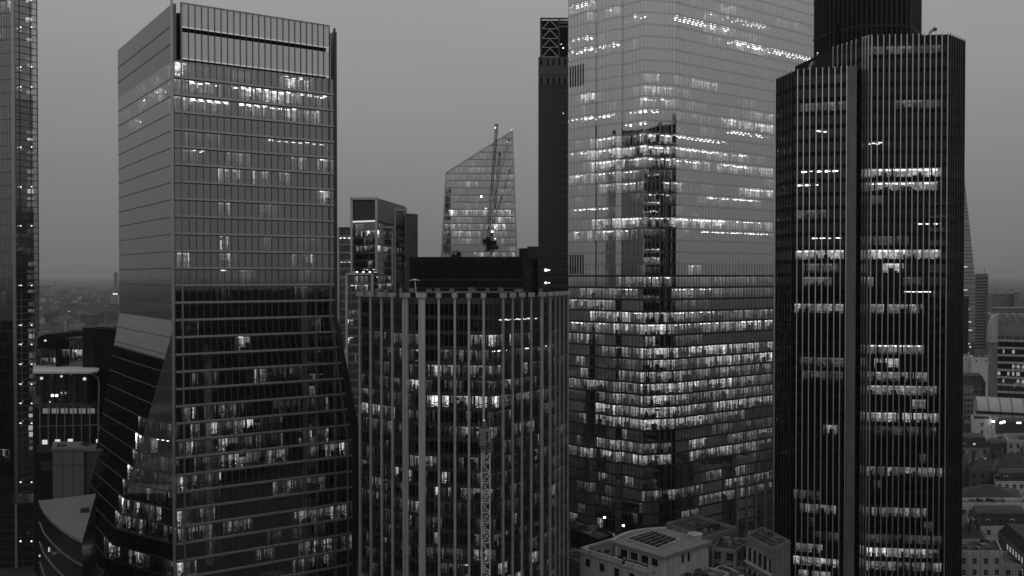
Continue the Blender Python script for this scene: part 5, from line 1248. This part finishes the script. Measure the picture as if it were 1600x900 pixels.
# ================================================================== far city
def far_proto(seed):
    r=random.Random(seed); m=MB(); m.box(0,0,0,1,1,1,0,0); return m
protos=[]
for i,(c_,) in enumerate(((.10,),(.18,),(.28,),(.42,))):
    wm,t=newmat('far_wall_%d'%i); bs=N(t,'ShaderNodeBsdfPrincipled',Roughness=.9); o_=t.nodes.new('ShaderNodeOutputMaterial'); t.links.new(bs.outputs[0],o_.inputs[0])
    tc_=t.nodes.new('ShaderNodeTexCoord'); br=t.nodes.new('ShaderNodeTexBrick'); br.offset=0; br.inputs['Scale'].default_value=7; br.inputs['Color1'].default_value=g(c_*.25); br.inputs['Color2'].default_value=g(c_*.5); br.inputs['Mortar'].default_value=g(c_); br.inputs['Mortar Size'].default_value=.03
    mp=t.nodes.new('ShaderNodeMapping'); mp.inputs['Rotation'].default_value=(math.pi/2,0,0); t.links.new(tc_.outputs['Object'],mp.inputs['Vector']); t.links.new(mp.outputs[0],br.inputs['Vector']); t.links.new(br.outputs[0],bs.inputs['Base Color'])
    m=MB(); m.box(0,0,0,1,1,1,0,0); m.box(.1,0,1,.5,.6,.12,0,1); m.box(0,0,.98,1.04,1.04,.03,0,1)
    me=m.build('city_building',[wm,CONC if i>1 else FELT]).data; o=bpy.data.objects['city_building'] if 'city_building' in bpy.data.objects else None
    for ob in [x for x in bpy.data.objects if x.data==me]: bpy.data.objects.remove(ob)
    protos.append(me)
def farb(px,pyt,Y,wpx,label,grp,i,dep=None,rot=0):
    p=at(px,pyt,Y); o=bpy.data.objects.new('city_building',protos[i]); COL.objects.link(o)
    w=wpx*Y/1400; o.location=(p.x,Y,0); o.scale=(w,dep or w*.8,max(4,p.z)); o.rotation_euler=(0,0,rot); tag(o,label,'building',grp)
big=[(112,449,5200,9,2,'pale hazy slab far off, left of the wide one, beyond the left tower'),(128,449,5000,13,2,'widest pale hazy slab far off beyond the left tower'),(145,452,4000,7,2,'hazy grey tower block far off, left of a pair'),(153,461,3300,6,2,'hazy shorter grey tower block far off, right of a pair'),
 (180,461,3000,11,3,'far pale block with lamps on its roof beside the left tower'),(181,428,5200,5,1,'faint slim tower on the hazy horizon beside the left tower'),(72,447,4600,20,2,'wide pale hazy block far off next to the edge tower'),(86,441,6500,4,2,'faint narrow tower on the hazy horizon near the edge tower'),(100,455,4200,14,1,'low long hazy terrace block in the far city left of the pale slabs')]
for px,py,Y,w,i,lab in big: farb(px,py,Y,w,lab,None,i)
for px in (178,182): 
    p=at(px,460,2960); m=MB(); m.box(p.x,p.y,0,1.2,1.2,p.z,0,0); m.box(p.x,p.y,p.z,4.5,3,3,0,1); 
    tag(m.build('mast_lamp',[MET_D,LAMP],None,(p.x,p.y,0)),'bright far lamp on top of the pale block beside the left tower, %s'%('left one' if px==178 else 'right one'),'lamp')
rr=random.Random(77); 
n=0
for _ in range(150):
    py=rr.uniform(446,512); Y=(CZ-12)*1400/(py-430)
    px=rr.uniform(40,215)
    if Y>8500: continue
    h=rr.choice((8,10,12,14,18,26)) ; w=rr.uniform(10,38)
    i=rr.choice((0,0,0,1,1,2,3))
    p=xy(px,Y); o=bpy.data.objects.new('city_building',protos[i]); COL.objects.link(o); o.location=(p[0],Y,0); o.scale=(w,rr.uniform(8,16),h); o.rotation_euler=(0,0,rr.uniform(-.6,.6))
    tag(o,('dark low house','grey low house','pale low house','white low house')[i]+' in the hazy far city between the edge tower and the left tower','building','far city buildings at the left'); n+=1
for _ in range(110):
    py=rr.uniform(440,600); Y=(CZ-14)*1400/(py-430)
    px=rr.uniform(1485,1625)
    if Y>8500 or Y<600 : continue
    if 540<Y<1060 and px>1545: continue
    if 1200<Y<1400 and px<1552: continue
    h=rr.choice((10,12,14,18,22)) ; w=rr.uniform(10,34); i=rr.choice((0,0,1,1,2,3))
    if Y<1000: h=min(h,16)
    p=xy(px,Y); o=bpy.data.objects.new('city_building',protos[i]); COL.objects.link(o); o.location=(p[0],Y,0); o.scale=(w,rr.uniform(8,16),h); o.rotation_euler=(0,0,rr.uniform(-.6,.6))
    tag(o,('dark low building','grey low building','pale low building','white low building')[i]+' in the hazy city right of the black ribbed tower','building','far city buildings at the right')
# glints of lamps in the far city
for px,py,side in ((131,502,0),(135,481,0),(116,471,0),(108,487,0),(89,475,0),(1510,530,1),(1505,545,1),(1512,552,1),(1516,543,1)):
    p=onz(px,py,14); m=MB(); m.box(p.x,p.y,0,.6,.6,p.z,0,0); m.box(p.x,p.y,p.z,4.0 if side==0 else 2,1,1.6,0,1)
    tag(m.build('street_lamp',[MET_D,LAMPD],None,(p.x,p.y,0)),'tiny far street lamp glinting in the hazy city %s'%('at the left' if side==0 else 'right of the black ribbed tower'),'street lamp','far lamps at the left' if side==0 else 'far lamps at the right')
# far woods (reads as one mass)
m=MB(); rr=random.Random(9)
def lump(x,y,r):
    n=7; rings=[]
    for k,(zz,q) in enumerate(((0,.8),(.45,1),(.85,.6),(1.05,.1))):
        rings.append([(x+r*q*math.cos(6.283*i/n)*rr.uniform(.75,1.2),y+r*q*math.sin(6.283*i/n)*rr.uniform(.75,1.2),zz*r*1.2*rr.uniform(.85,1.15)+.2) for i in range(n)])
    for a,b_ in zip(rings[:-1],rings[1:]):
        for i in range(n): j=(i+1)%n; m.face([a[i],a[j],b_[j],b_[i]])
    m.face(rings[-1])
for _ in range(2600):
    side=rr.random()<.65
    py=rr.choice((rr.uniform(473,487),rr.uniform(488,500),rr.uniform(448,470),rr.uniform(476,500))); Y=(CZ-5)*1400/(py-430)*rr.uniform(.97,1.03)
    px=rr.uniform(30,225) if side else rr.uniform(1480,1640)
    p=xy(px,Y); lump(p[0],Y,rr.uniform(5,10))
kind(m.build('far_trees',LEAF),'stuff')
bpy.data.objects['far_trees']['label']='dark tree belts across the hazy far city'
bpy.data.objects['far_trees']['category']='trees'
